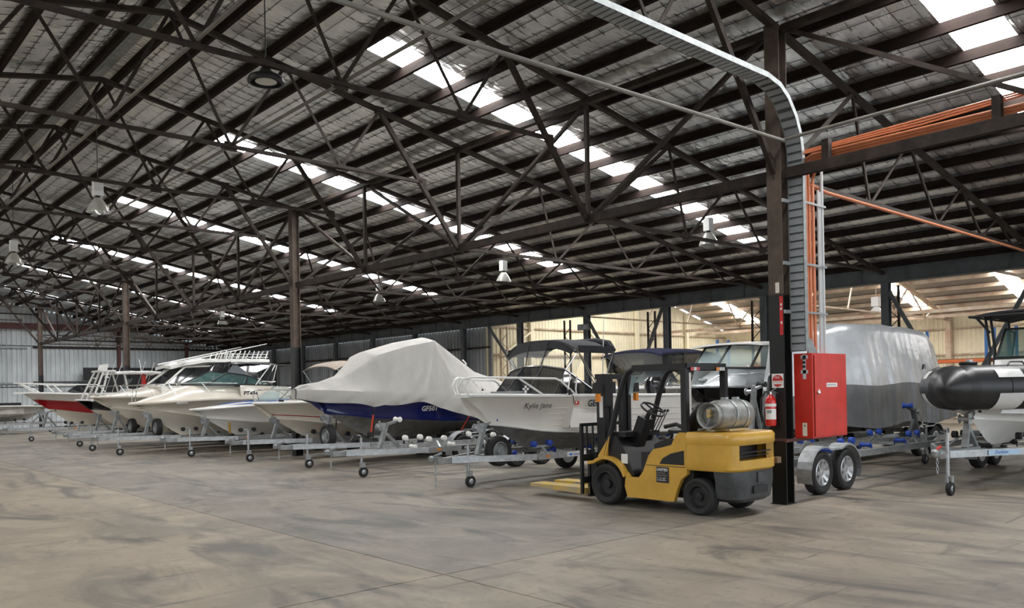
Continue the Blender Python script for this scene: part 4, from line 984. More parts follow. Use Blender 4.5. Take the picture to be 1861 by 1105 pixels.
p, a = on_side(h, .398, .22, .09); text('registration', 'GE607', .17, 'ink', b1, (p.x, -p.y-.075, p.z-.05), (PI/2+.03, 0, -a), .95, .2, .006)
rg = obj('rego_sticker', MB().box((0, -.003, -.045), (.10, 0, .045)), 'sign_red', b1, loc=(p.x-.25, -p.y+.012, p.z+.03)); rg.rotation_euler = (.1, 0, -a); obj('sticker_print', MB().box((.02, -.004, -.02), (.055, -.003, .025)), 'white', rg)
# ------------------------------------------------------------------ 2 empty trailer
trailer('empty galvanised roller trailer between the Kylie Jane boat and the covered blue boat', -2.72, 8.45, 6.4, .72, 1.25, 4.6, True, jock=.72, decal='MACKAY', dpos=2.85, rollers='white_tube', jh=.80, post_top=1.12)
# ------------------------------------------------------------------ 3 covered blue boat
trailer('galvanised trailer under the blue boat with the pale grey cover', -2.45, 11.3, 7.4, .85, 1.25, 5.2, True, jock=.74, spare=(1.25, .72), decal='BAR CRUSHER', dpos=2.9, post_top=1.25)
b2 = boat('blue boat wrapped in a pale grey peaked canvas cover', -1.72, 11.3)
h2 = Hull(6.9, 1.2, [(0, 1.78), (.3, 1.66), (1, 1.55)], ((.55, 1.26), (1.75, .60)), .58, [(.2, 1.10), (.5, .98), (1, .94)], full=.46, sp=.72)
build_hull(b2, h2, 'blue_gel', 'raw_alloy', rail='grey_cover', railr=.03); chine_rail(b2, h2, 'blue_gel', .02)
p, a = on_side(h2, .36, .62); text('registration', 'GF501', .17, 'white', b2, (p.x, -p.y-.06, p.z-.02), (PI/2+.12, 0, -a), .95, .2, .006)
ridge = [(-.22, 1.86), (-.1, 1.93), (.40, 2.0), (.95, 2.18), (1.35, 2.50), (1.62, 2.74), (2.5, 2.98), (3.42, 3.14), (3.52, 3.12), (5.0, 2.28), (6.3, 1.92), (7.05, 1.75)]
rw = [(-.22, .02), (.6, .10), (1.4, .50), (1.62, .66), (3.40, .60), (3.55, .45), (5, .2), (7.05, .5)]
def lin(tab, x):
    if x <= tab[0][0]: return tab[0][1]
    for (x0, y0), (x1, y1) in zip(tab, tab[1:]):
        if x <= x1: return lerp(y0, y1, (x-x0)/(x1-x0))
    return tab[-1][1]
def cover_pt(x, v):      # v: -1..1 across (|v|<=.75 over the top, beyond: skirt)
    t_ = max(0., min(1., x/6.9)); S = h2.S(max(t_, .0)); hwid = max(.10, S.y+.05) if x > 0 else .10
    zr, w = lin(ridge, x), min(lin(rw, x), hwid*.9); av = abs(v); sg_ = 1 if v >= 0 else -1
    fold = .020*math.sin(x*7.5+av*5)*abs(math.sin(x*2.1))+.010*math.sin(x*17.+av*9)
    for xl, dx_, am in ((3.35, -1.1, .06), (3.45, -.6, .05), (3.5, .25, .05), (3.2, -1.5, .04), (3.42, .9, .04)):
        uu = max(0., (av-.3)/.7); fold += am*math.exp(-((x-(xl+dx_*uu))/.07)**2)*math.sin(PI*min(1, uu*1.1))
    if av <= .3: y = w*av/.3; z = zr-.13*(av/.3)**1.3*min(1, w/.6)
    elif av <= .75:
        u = (av-.3)/.45; y = lerp(w, hwid, u)+fold*math.sin(PI*u); z = lerp(zr-.13*min(1, w/.6), S.z+.04, u) - .05*math.sin(PI*u)*(zr-S.z) + fold*math.sin(PI*u)
    else:
        u = (av-.75)/.25; sk = lin([(-.3, .22), (.5, .27), (1.38, .36), (1.6, .27), (2.6, .25), (3.2, .36), (3.9, .60), (4.4, .66), (5.2, .80), (7, .8)], x) + .035*math.sin(x*4.4)
        y = hwid+.02*math.sin(PI*u)+.045*(abs(math.sin(x*5.5+2*u))-.5)*u-.02*u; z = S.z+.04-sk*u
    return (x, sg_*y, z)
mb = MB(); xsn = [-.22+i*(7.27/150) for i in range(151)]; vs_ = [i/24 for i in range(-24, 25)]
mb.grid([[cover_pt(x+.0, v) for v in vs_] for x in xsn]); e0 = [cover_pt(xsn[0], v) for v in vs_]; mb.add([(p[0]-.03, p[1], p[2]-.02) for p in e0] , [tuple(range(len(e0)))])
obj('canvas_cover', mb, 'grey_cover', b2, True)
for x, s in ((1.38, -1), (1.38, 1), (3.95, -1), (3.95, 1)):
    q = cover_pt(x, s*1.0); tubes(b2, 'tie_strap', [[q, (q[0]-.05, s*.88, .62)]], .016, 'strap_red' if x > 2 else 'black')
obj('tie_strap', MB().tube([(1.30, -.95, 1.20), (1.26, -.9, .80)], .022, 6), 'strap_red', b2)
# cover support tips showing behind the cover
tubes(b2, 'rod_holder', [[(5.1, y, 2.05), (5.1, y, 2.5), (5.0, y, 2.58)] for y in (.3, .55, .8)], .025, 'white')
# ------------------------------------------------------------------ 4 cream boat with red line and tan sunshade
trailer('galvanised trailer under the cream boat with the red waterline', -2.35, 14.25, 6.0, .78, 1.25, 4.3, jock=.52, post_top=1.15, spare=None)
b3 = boat('cream half-cabin boat with thin red hull line and tan sunshade', -1.62, 14.25)
h3 = Hull(5.6, 1.08, [(0, 1.50), (.4, 1.50), (1, 1.45)], ((.55, 1.08), (1.5, .52)), .50, [(.3, .92), (1, .82)], full=.42, sp=.7)
build_hull(b3, h3, 'cream_gel', 'cream_gel', rail='white'); deck(b3, h3, .40, 'cream_gel', .10); cockpit(b3, h3, .40, 'cream_gel')
mb = MB()
for s in (-1, 1): mb.tube([(lambda p: (p.x, p.y*s*1.01, p.z))(h3.mid(.02+.98*i/14, .72)) for i in range(15)], .016, 5)
obj('red_line', mb, 'red_gel', b3, True)
strakes(b3, h3, (1.0,), 'white_gel', .1, .012)
windshield(b3, [(2.7, -.93, 1.52), (1.5, -.80, 1.56), (1.0, 0, 1.66), (1.5, .80, 1.56), (2.7, .93, 1.52)], [(2.75, -.86, 1.92), (2.1, -.70, 1.97), (1.75, 0, 2.0), (2.1, .70, 1.97), (2.75, .86, 1.92)], 'glass_clear', 'chrome', .018)
for s in (-1, 1): obj('bow_rail', MB().tube([(.10, s*.12, 1.52), (.05, s*.15, 1.82), (.3, s*.35, 1.86), (1.1, s*.78, 1.80), (1.6, s*.95, 1.55)], .014, 6), 'chrome', b3, True)
canopy(b3, 1.9, 3.9, .95, 2.52, 'tan_canvas', .12, .16, .02, name='sunshade')
for s in (-1, 1): tubes(b3, 'canopy_frame', [[(2.6, s*.98, 1.5), (1.95, s*.95, 2.38)], [(2.6, s*.98, 1.5), (2.9, s*.95, 2.50)], [(2.62, s*.98, 1.5), (3.85, s*.95, 2.38)]], .014, 'chrome')
outboard(b3, 5.57, 1.40, 'white_gel')
obj('cleat', MB().box((.5, -.5, 1.52), (.62, -.44, 1.58)), 'black', b3)
# ------------------------------------------------------------------ 5 white boat with blue flash
trailer('galvanised trailer under the white boat with the blue flash', -2.9, 17.4, 5.9, .76, 1.15, 4.3, jock=.74, post_top=1.12)
b4 = boat('low white boat with a blue flash along the gunwale', -2.09, 17.4)
h4 = Hull(5.3, 1.05, [(0, 1.33), (.3, 1.42), (1, 1.45)], ((.40, 1.08), (1.3, .55)), .52, [(.3, .92), (1, .84)], full=.45, sp=.8)
build_hull(b4, h4, 'white_gel', 'white_gel', rail='white_gel'); deck(b4, h4, .45, 'white_gel', .10); cockpit(b4, h4, .45, 'white_gel')
mb = MB()
for s in (-1, 1): mb.grid([[(lambda p: (p.x, s*(p.y-.10), p.z+.05))(h4.S(lerp(.16, .62, i/12))), (lambda p: (p.x, s*(p.y-.12), p.z+.05+.14*(i/12)))(h4.S(lerp(.16, .62, i/12)))] for i in range(13)])
obj('blue_flash', mb, 'blue_ink', b4)
windshield(b4, [(3.1, -.92, 1.46), (2.3, -.80, 1.50), (1.95, 0, 1.58), (2.3, .80, 1.50), (3.1, .92, 1.46)], [(3.2, -.85, 1.85), (2.8, -.70, 1.92), (2.6, 0, 1.96), (2.8, .70, 1.92), (3.2, .85, 1.85)], 'glass_clear', 'chrome', .016)
tubes(b4, 'tie_strap', [[(1.05, -.2, 1.36), (1.1, -.15, .62)]], .03, 'strap_yellow'); outboard(b4, 5.27, 1.40, 'white_gel')
# ------------------------------------------------------------------ 6 sport cruiser
trailer('galvanised trailer with reflective plates under the sport cruiser with green windscreen', -3.95, 20.0, 8.0, .88, 1.45, 5.6, True, jock=.64, spare=(1.75, .78), decal='MACKAY', dpos=2.4, post_top=1.30)
b5 = boat('cream sport cruiser with raked green windscreen and dark clear canopy', -2.94, 20.0)
h5 = Hull(7.4, 1.25, [(0, 1.52), (.3, 1.62), (1, 1.62)], ((.30, 1.36), (1.45, .50)), .46, [(.3, 1.02), (1, .92)], full=.42, sp=.75)
build_hull(b5, h5, 'cream_gel', 'cream_gel', rail='cream_gel', railr=.045)
deck(b5, h5, .40, 'cream_gel', .06, [(0, .0), (.10, .18), (.22, .42), (.40, .46)]); cockpit(b5, h5, .40, 'cream_gel', .6)
mb = MB()
for s in (-1, 1): mb.grid([[(lambda p: (p.x, s*p.y, p.z))(h5.S(lerp(.40, 1, i/10))), (lambda p: (p.x, s*(p.y-.06), p.z+lerp(.42, .25, i/10)))(h5.S(lerp(.40, 1, i/10))), (lambda p: (p.x, s*(p.y-.16), p.z+lerp(.42, .25, i/10)))(h5.S(lerp(.40, 1, i/10)))] for i in range(11)])
obj('coaming', mb, 'cream_gel', b5, True)
windshield(b5, [(4.0, -1.15, 2.03), (3.2, -1.10, 2.05), (2.0, -.85, 2.06), (1.55, 0, 2.10), (2.0, .85, 2.06), (3.2, 1.10, 2.05), (4.0, 1.15, 2.03)], [(4.0, -1.10, 2.08), (3.3, -.98, 2.34), (2.75, -.70, 2.44), (2.5, 0, 2.50), (2.75, .70, 2.44), (3.3, .98, 2.34), (4.0, 1.10, 2.08)], 'glass_green', 'black', .022)
for s in (-1, 1):
    obj('bow_rail', MB().tube([(.12, s*.14, 1.56), (.15, s*.2, 1.95), (.9, s*.75, 2.12), (1.8, s*1.08, 2.14), (2.9, s*1.15, 2.10)], .014, 6), 'chrome', b5, True)
    for x, y, q in ((.9, .75, .45), (1.8, 1.08, .35)): obj('rail_post', MB().tube([(x, s*y, 2.12), (x+.25, s*(y+.1), 2.12-q)], .012, 6), 'chrome', b5)
    obj('clear_side_panel', MB().add([(2.75, s*.72, 2.46), (3.4, s*.98, 2.36), (4.05, s*1.1, 2.10), (4.15, s*1.0, 2.68), (2.95, s*.8, 2.76)], [(0,1,2,3,4)]), 'glass_dark', b5)
    tubes(b5, 'canopy_frame', [[(3.5, s*1.15, 2.05), (4.1, s*1.0, 2.72), (4.3, s*1.0, 2.68), (4.1, s*1.12, 2.15), (3.7, s*1.15, 2.15)]], .018, 'white')
obj('clear_front_panel', MB().grid([[(2.52+.22*abs(k/4)**2, .72*k/4, 2.50-.05*abs(k/4)**2), (2.85, .80*k/4, 2.80)] for k in range(-4, 5)]), 'glass_dark', b5)
canopy(b5, 2.85, 4.3, .98, 2.74, 'black_canvas', .08, .04, .02)
p, a = on_side(h5, .33, .02); text('registration', 'PT484', .20, 'ink', b5, (p.x+.6, -p.y-.05, p.z+.10), RS, .9, .15, .004)
obj('hull_line', MB().tube([(lambda p: (p.x, -p.y*1.01, p.z))(h5.mid(.02+.98*i/14, .62)) for i in range(15)], .012, 5), 'white_gel', b5, True)
obj('porthole', MB().box((1.1, -.86, 1.50), (1.45, -.80, 1.56)), 'chrome', b5)
# ------------------------------------------------------------------ 7 hardtop cruiser with outriggers
trailer('galvanised trailer with a box winch post under the hardtop cruiser', -4.05, 22.9, 8.6, .90, 1.45, 6.0, True, jock=.75, post_top=1.35, spare=(2.0, .74))
b6 = boat('white hardtop cruiser with rod racks and two long outriggers on the roof', -3.25, 22.9)
h6 = Hull(8.4, 1.35, [(0, 1.75), (.3, 1.72), (1, 1.62)], ((.55, 1.38), (1.9, .52)), .48, [(.3, 1.05), (1, .95)], full=.40, sp=.75)
build_hull(b6, h6, 'cream_gel', 'cream_gel', rail='cream_gel', railr=.04); deck(b6, h6, .36, 'cream_gel', .08, [(0, 0), (.12, .12), (.25, .26), (.36, .32)]); cockpit(b6, h6, .36, 'cream_gel', .5)
mb = MB()
for s in (-1, 1): mb.add([(1.9, s*1.05, 1.80), (5.4, s*1.2, 1.75), (5.4, s*1.12, 2.05), (1.9, s*.98, 2.05)], [(0,1,2,3)])
mb.add([(1.9, -1.05, 1.80), (1.9, -.98, 2.05), (1.7, 0, 2.12), (1.9, .98, 2.05), (1.9, 1.05, 1.80)], [(0,1,2,3,4)])
obj('cabin_side', mb, 'white_gel', b6)
windshield(b6, [(5.3, -1.12, 2.05), (3.6, -1.05, 2.05), (1.95, -.95, 2.05), (1.75, 0, 2.12), (1.95, .95, 2.05), (3.6, 1.05, 2.05), (5.3, 1.12, 2.05)], [(5.2, -1.0, 2.74), (3.7, -.95, 2.76), (2.75, -.85, 2.72), (2.65, 0, 2.76), (2.75, .85, 2.72), (3.7, .95, 2.76), (5.2, 1.0, 2.74)], 'glass_dark', 'white_gel', .035)
obj('sun_reflector', MB().add([(2.35, -.55, 2.15), (2.30, -.05, 2.15), (2.62, -.05, 2.50), (2.66, -.5, 2.50)], [(0,1,2,3)]), 'pale_blue', b6)
rf = obj('hard_top', MB().sheet([[(x, 1.08*v*interp([(2.3, .7), (3, 1), (5.7, 1)], x), interp([(2.3, 2.74), (2.7, 2.86), (3.4, 2.98), (5.7, 3.0)], x)+.06*(1-v*v)) for v in [k/6 for k in range(-6, 7)]] for x in [2.3+i*.2 for i in range(18)]], .10), 'white_gel', b6, True)
canopy(b6, 4.0, 6.6, 1.1, 2.86, 'black_canvas', .06, .08, .04, name='rear_shade', slope=-.06)
for s in (-1, 1):
    obj('outrigger', MB().tube([(2.45, s*.95, 2.86), (4.0, s*1.02, 3.20), (5.6, s*1.1, 3.56)], [.028, .022, .012], 7), 'white', rf, True)
    tubes(b6, 'cockpit_frame', [[(5.3, s*1.15, 1.7), (5.35, s*1.1, 2.85)], [(5.3, s*1.15, 1.8), (5.9, s*1.1, 2.8)], [(5.4, s*1.15, 2.1), (5.9, s*1.1, 2.2)]], .02, 'white')
for i in range(11): obj('rod_holder', MB().tube([(3.9+.17*i, -.95+(.15 if i % 3 == 0 else 0), 3.03), (4.0+.17*i, -.95, 3.30)], .022, 6), 'white', rf)
for i in range(6): obj('rod_holder', MB().tube([(4.2+.2*i, .7, 3.03), (4.3+.2*i, .7, 3.30)], .022, 6), 'white', rf)
for z in (3.08, 3.18): obj('rack_rail', MB().tube([(3.85, -.95, z), (5.7, -.95, z)], .012, 5), 'white', rf)
for s in (-1, 1): obj('bow_rail', MB().tube([(.10, s*.12, 1.78), (.0, s*.15, 2.08), (1.0, s*.85, 2.12), (2.2, s*1.15, 2.14), (2.7, s*1.2, 2.10)], .014, 6), 'chrome', b6, True)
for x in (.7, 1.4, 2.1): obj('rail_post', MB().tube([(x, -.68 if x < 1 else -1.0, 2.11), (x+.25, -.75 if x < 1 else -1.05, 1.74)], .012, 6), 'chrome', b6)
# ------------------------------------------------------------------ 8 black centre console
trailer('galvanised trailer under the black centre-console boat', -3.7, 26.0, 6.8, .82, 1.4, 5.0, jock=.8, post_top=1.2)
b7 = boat('black-hulled centre console with white rod-rack arch and white T-top', -2.95, 26.0)
h7 = Hull(6.4, 1.15, [(0, 1.66), (.3, 1.55), (1, 1.45)], ((.5, 1.30), (1.5, .55)), .52, [(.3, 1.12), (1, 1.02)], full=.42, sp=.75)
build_hull(b7, h7, 'black_gel', 'cream_gel', rail='white'); deck(b7, h7, .30, 'white_gel', .08); cockpit(b7, h7, .30, 'white_gel', .5)
_n1 = set(b7.children)
cn = obj('console', MB().prism([(2.6, 1.1), (3.5, 1.1), (3.4, 2.0), (3.0, 2.05), (2.8, 1.75)], -.4, .4, 'y'), 'white_gel', b7)
obj('console_screen', MB().add([(2.95, -.38, 2.03), (2.95, .38, 2.03), (3.2, .34, 2.4), (3.2, -.34, 2.4)], [(0,1,2,3)]), 'glass_clear', cn)
canopy(b7, 2.5, 4.3, .85, 2.66, 'white_gel', .05, .05, .06, name='t_top')
for s in (-1, 1):
    tubes(b7, 't_top_leg', [[(3.0, s*.55, 1.1), (2.95, s*.6, 2.0), (2.8, s*.7, 2.64)], [(3.7, s*.55, 1.1), (3.75, s*.6, 2.0), (4.1, s*.7, 2.64)]], .03, 'white')
    tubes(b7, 'rod_arch', [[(.9, s*.75, 1.6), (1.15, s*.65, 2.2), (1.35, s*.55, 2.68)], [(1.1, s*.8, 1.6), (1.35, s*.65, 2.2), (1.5, s*.55, 2.68)]], .035, 'white')
    for i in range(3): tubes(b7, 'arch_rung', [[(1.0+.17*i, s*.72, 1.85+.3*i), (1.18+.15*i, s*.72, 1.85+.3*i)]], .025, 'white')
    obj('bow_rail', MB().tube([(.5, s*.5, 1.62), (.55, s*.52, 1.9), (2.2, s*1.0, 1.92), (3.4, s*1.1, 1.90)], .016, 6), 'chrome', b7, True)
obj('arch_top', MB().box((1.25, -.6, 2.66), (1.75, .6, 2.72)), 'white', b7)
for i in range(6): obj('rod_holder', MB().tube([(1.45, -.5+.2*i, 2.70), (1.52, -.5+.2*i, 2.94)], .028, 6), 'white', b7)
for i in range(4): obj('whip_antenna', MB().tube([(1.3+.55*i, (-.6, .5, -.4, .3)[i], 1.7), (1.75+.55*i, (-.6, .5, -.4, .3)[i], 3.05)], .008, 5), 'white', b7)
obj('flag_pole', MB().tube([(3.55, -.6, 2.0), (3.35, -.6, 3.15)], [.03, .012], 6), 'white', b7); obj('orange_buoy', MB().lathe([(.0, -.3), (.10, -.25), (.07, .25), (0, .3)], (3.5, -.62, 2.3), 'z', 12), 'lamp_red', b7, True)
for o in b7.children:
    if o not in _n1:
        nm = o.name.split('.')[0]
        if nm in ('console', 't_top', 't_top_leg', 'flag_pole', 'orange_buoy'): o.location.x -= 1.35
        elif nm in ('rod_arch', 'arch_rung', 'arch_top', 'rod_holder', 'whip_antenna'): o.location.x -= .55
# ------------------------------------------------------------------ 9 red and white boat
trailer('galvanised trailer with white jockey wheel under the red and white boat', -4.1, 32.0, 6.8, .8, 1.4, 4.8, jock=.9, post_top=1.25)
b8 = boat('white boat with red band and white bow rail near the zinc end wall', -3.45, 32.0)
h8 = Hull(6.4, 1.12, [(0, 1.98), (.3, 1.90), (1, 1.80)], ((.95, 1.30), (1.9, .60)), .56, [(.3, 1.08), (1, .98)], full=.42, sp=.75)
build_hull(b8, h8, 'white_gel', 'cream_gel', band='red_gel', bandu=(.40, 1.), rail='white', railr=.04); deck(b8, h8, .38, 'white_gel', .06); cockpit(b8, h8, .38, 'white_gel')
obj('bow_sprit', MB().prism([(-.30, .12), (.5, .25), (.5, -.25), (-.30, -.12)], 1.94, 2.02, 'z'), 'white', b8)
for s in (-1, 1):
    obj('bow_rail', MB().tube([(-.28, s*.10, 2.38), (1.6, s*.75, 2.30), (2.6, s*1.0, 2.28), (2.9, s*1.02, 1.95)], .022, 6), 'white', b8, True)
    tubes(b8, 'rail_post', [[(-.1, s*.15, 2.37), (.55, s*.35, 2.0)], [(1.0, s*.55, 2.32), (1.3, s*.65, 2.0)]], .03, 'white')
windshield(b8, [(2.9, -.85, 1.96), (2.0, -.7, 1.98), (1.7, 0, 2.02), (2.0, .7, 1.98), (2.9, .85, 1.96)], [(3.0, -.75, 2.38), (2.5, -.6, 2.42), (2.3, 0, 2.45), (2.5, .6, 2.42), (3.0, .75, 2.38)], 'glass_dark', 'black', .02)
# ------------------------------------------------------------------ 10 small alloy boat by the end wall
trailer('light galvanised trailer under the bare aluminium dinghy', .55, 41.5, 5.6, .65, 1.2, 4.0, jock=.8, rz=PI, post_top=1.15)
b9 = boat('bare aluminium dinghy with dark rim standing by the zinc end wall', -.45, 41.5, PI)
h9 = Hull(5.2, .95, [(0, 1.36), (.4, 1.40), (1, 1.48)], ((.35, 1.05), (1.0, .62)), .60, [(.3, .90), (1, .85)], full=.45, sp=.75)
build_hull(b9, h9, 'raw_alloy_light', 'raw_alloy_light', rail='white') if 'raw_alloy_light' in MATS else (mat('raw_alloy_light', (.55, .54, .51), .4, .5, var=.15), build_hull(b9, h9, 'raw_alloy_light', 'raw_alloy_light', rail='white'))
strakes(b9, h9, (.3, .6, .9), 'raw_alloy_light', .1, .014); deck(b9, h9, .22, 'raw_alloy_light', .04); cockpit(b9, h9, .22, 'raw_alloy_light', .4)
obj('dark_cover', MB().box((1.3, -.6, 1.42), (3.2, .6, 1.56)), 'black_canvas', b9)
# ------------------------------------------------------------------ 11 white boat with navy canopy (second row)
trailer('galvanised trailer under the white boat with the navy canopy', 4.9, 8.6, 6.8, .82, 1.3, 4.8, jock=.8, post_top=1.25)
b10 = boat('white boat with navy canopy and clear curtains behind the forklift mast', 5.45, 8.6)
h10 = Hull(6.2, 1.12, [(0, 1.72), (.3, 1.70), (1, 1.62)], ((.6, 1.20), (1.6, .60)), .56, [(.3, 1.02), (1, .92)], full=.42, sp=.75)
build_hull(b10, h10, 'white_gel', 'raw_alloy', rail='white', railr=.04); deck(b10, h10, .34, 'white_gel', .10); cockpit(b10, h10, .34, 'white_gel')
windshield(b10, [(3.0, -.95, 1.74), (1.9, -.85, 1.78), (1.5, 0, 1.86), (1.9, .85, 1.78), (3.0, .95, 1.74)], [(3.1, -.9, 2.12), (2.3, -.75, 2.20), (2.0, 0, 2.24), (2.3, .75, 2.20), (3.1, .9, 2.12)], 'glass_clear', 'chrome', .018)
canopy(b10, 1.35, 4.2, 1.05, 2.72, 'navy_canvas', .12, .10, .05)
for s in (-1, 1):
    obj('clear_side_panel', MB().grid([[(x, s*1.03, 2.68), (x+.05, s*(1.0), 1.90 if x > 2 else 2.15)] for x in (1.5, 2.0, 2.6, 3.2)]), 'glass_dark', b10)
    obj('side_curtain', MB().add([(3.2, s*1.03, 2.70), (4.15, s*1.03, 2.64), (4.9, s*1.02, 1.90), (3.3, s*1.02, 1.80)], [(0,1,2,3)]), 'navy_canvas', b10)
    tubes(b10, 'bow_rail', [[(.1, s*.12, 1.75), (.1, s*.16, 2.0), (.9, s*.7, 2.04), (1.9, s*.98, 2.0), (2.3, s*1.05, 1.72)], [(4.2, s*1.0, 1.7), (5.2, s*1.0, 2.35)]], .016, 'chrome')
obj('clear_front_panel', MB().grid([[(1.40, 1.0*k/4, 2.66+.08*(1-(k/4)**2)), (1.75-.35*(1-(k/4)**2)+.4, .85*k/4, 2.2)] for k in range(-4, 5)]), 'clear_pvc', b10)
# ------------------------------------------------------------------ 12 aluminium cabin boat (second row)
trailer('galvanised trailer under the aluminium cabin boat', 4.6, 5.4, 7.0, .85, 1.35, 5.0, True, jock=.8, rollers='blue_roller', post_top=1.25)
b11 = boat('aluminium cabin boat with black hull, grey deck and white hardtop', 5.27, 5.4)
h11 = Hull(6.6, 1.12, [(0, 1.72), (.3, 1.68), (1, 1.6)], ((.55, 1.18), (1.6, .58)), .55, [(.3, 1.0), (1, .9)], full=.44, sp=.72)
build_hull(b11, h11, 'black_gel', 'raw_alloy', rail='galv', railr=.035); deck(b11, h11, .36, 'silver_tarp', .05, [(0, 0), (.1, .14), (.22, .42), (.36, .44)]); cockpit(b11, h11, .36, 'raw_alloy_light')
obj('bow_fairlead', MB().box((.25, -.12, 1.76), (.62, .12, 1.82)).lathe([(.05, -.1), (.05, .1)], (.42, 0, 1.86), 'y', 10), 'galv_dull', b11)
mb = MB()
for s in (-1, 1): mb.add([(1.0, s*.78, 1.70), (4.6, s*1.08, 1.66), (4.6, s*1.02, 2.16), (1.2, s*.80, 2.12)], [(0,1,2,3)])
obj('cabin_side', mb, 'silver_tarp', b11)
windshield(b11, [(4.2, -1.02, 2.16), (2.5, -.98, 2.15), (1.15, -.85, 2.14), (1.0, 0, 2.18), (1.15, .85, 2.14), (2.5, .98, 2.15), (4.2, 1.02, 2.16)], [(4.2, -.95, 2.78), (2.9, -.92, 2.78), (1.75, -.82, 2.72), (1.65, 0, 2.76), (1.75, .82, 2.72), (2.9, .92, 2.78), (4.2, .95, 2.78)], 'glass_clear', 'black', .032)
canopy(b11, 1.4, 4.6, 1.02, 2.78, 'white_gel', .06, .05, .05, name='hard_top')
for i in range(5): obj('rod_holder', MB().tube([(2.4+.35*i, -.8, 2.82), (2.48+.35*i, -.8, 3.08)], .025, 6), 'white', b11)
tubes(b11, 'roof_rail', [[(2.5, -.85, 2.82), (2.55, -.85, 2.96), (4.3, -.85, 2.96), (4.35, -.85, 2.82)]], .018, 'white')
for s in (-1, 1): tubes(b11, 'bow_rail', [[(.15, s*.15, 1.74), (.45, s*.42, 1.98), (1.5, s*.92, 2.02), (1.9, s*.98, 1.95)]], .014, 'chrome')
# ------------------------------------------------------------------ 13 boat under the big silver tarpaulin (faces +X)
trailer('empty tandem galvanised trailer with blue rollers and white guide poles beside the red cabinet', 8.55, 1.0, 8.55, .62, 1.45, 6.88, True, jock=1.35, rollers='blue_roller', rz=PI, post_top=1.22, postm='grey_steel', guides=True, jside=1)
trailer('galvanised trailer with tall slanted winch post under the silver tarpaulin boat', 2.6, 2.75, 8.4, .72, .9, 6.9, True, jock=.6, post_top=1.72)
b12 = boat('large boat wrapped in a silver tarpaulin with dark grey lower band', 4.55, 2.75)
h12 = Hull(6.3, 1.0, [(0, 1.75), (.4, 1.65), (1, 1.55)], ((.4, 1.1), (1.2, .62)), .60, [(.3, .95), (1, .88)], full=.30, sp=.7)
build_hull(b12, h12, 'white_gel', 'dark_tarp', rail='white')
prof = [(-.25, 1.95), (.1, 2.5), (.5, 2.85), (1.2, 3.02), (3.0, 3.06), (4.6, 3.04), (5.3, 2.98), (5.9, 2.75), (6.6, 1.9)]
def tarp_pt(x, v):
    t_ = max(0, min(1, x/6.3)); w = max(.12, h12.S(t_).y+.06); zt = interp(prof, x); av = abs(v); sg_ = 1 if v >= 0 else -1
    wt = w*interp([(-.25, .5), (.6, .75), (2.0, .86), (5.2, .84), (6.6, .7)], x)
    f = .05*(abs(math.sin(x*2.9+1.1+av*1.2))-.6)+.032*(abs(math.sin(x*6.3+v*2.4))-.6)+.014*math.sin(x*23+v*5)
    if av <= .35: y = wt*av/.35; z = zt-.05*(av/.35)**2+.012*math.sin(x*5)
    else:
        u = (av-.35)/.65; y = lerp(wt, w+.05, min(1, u*1.6)) + f*u*1.2; zb = .80+.05*math.sin(x*2.1)
        z = lerp(zt-.05, zb, u)
    return Vector((x, sg_*y, z))
def tarp(z_hi, z_lo, m, nm):
    nx, nv = 92, 60; mb = MB(); X = [-.25+i*6.85/nx for i in range(nx+1)]; V = [i/(nv/2) for i in range(-nv//2, nv//2+1)]
    P = [[tarp_pt(x, v) for v in V] for x in X]
    idx = {}
    def I(i, j):
        if (i, j) not in idx: idx[i, j] = len(mb.v); mb.v.append(tuple(P[i][j]))
        return idx[i, j]
    for i in range(nx):
        for j in range(nv):
            zc = (P[i][j].z+P[i][j+1].z+P[i+1][j].z+P[i+1][j+1].z)/4
            vm = abs(V[j]+V[j+1])/2
            if z_lo < vm <= z_hi: mb.f.append((I(i, j), I(i+1, j), I(i+1, j+1), I(i, j+1)))
    if z_lo < 0.1:
        e = [tuple(p) for p in P[-1]]; mb.add(e, [tuple(range(len(e)))])
    return obj(nm, mb, m, b12, True)
tarp(.74, -1, 'silver_tarp', 'tarpaulin'); tarp(1.0, .74, 'dark_tarp', 'tarpaulin_lower_band')
tubes(b12, 'tie_rope', [[(3.2, -1.1, .86), (2.9, -.8, .52)], [(4.4, -1.1, .86), (4.6, -.8, .55)], [(3.8, -1.1, .86), (3.5, -.75, .56)]], .008, 'tan_canvas')
# ------------------------------------------------------------------ 14 rigid inflatable
rt = trailer('bright galvanised trailer under the black and white inflatable', 2.2, -1.25, 7.2, .80, 1.2, 5.2, True, jock=.12, decal='Dunbier', dpos=1.75, post_top=1.24, zf=.60, jh=.95, jside=-1)
da = math.atan2(-.75, 1.53); dcl = obj('rail_decal', MB().box((0, -.003, -.04), (.62, 0, .04)), 'pale_blue', rt, loc=(1.05, -.36-.04, .60)); dcl.rotation_euler = (0, 0, da)
text('decal_text', 'Dunbier', .075, 'blue_ink', dcl, (.12, -.0045, -.02), (PI/2, 0, 0), 1.05, .2, .001)
b13 = boat('rigid inflatable with black and white tubes, white console and black T-top', 2.62, -1.25, 0, 'inflatable_boat')
h13 = Hull(6.1, .88, [(0, 1.42), (.3, 1.36), (1, 1.30)], ((.55, 1.10), (1.3, .64)), .62, [(.3, 1.0), (1, .92)], full=.40, sp=.8, x0=.55)
build_hull(b13, h13, 'white_gel', 'white_gel', rail='white'); cockpit(b13, h13, .12, 'white_gel', .2, .1)
def rib(t_):   # tube centre line, t 0 bow .. 1 stern (one side)
    y = 1.0*math.sin(PI/2*min(1, t_/.42))**1.0; return Vector((.42+6.4*t_, y, interp([(0, 1.62), (.3, 1.62), (1, 1.50)], t_)))
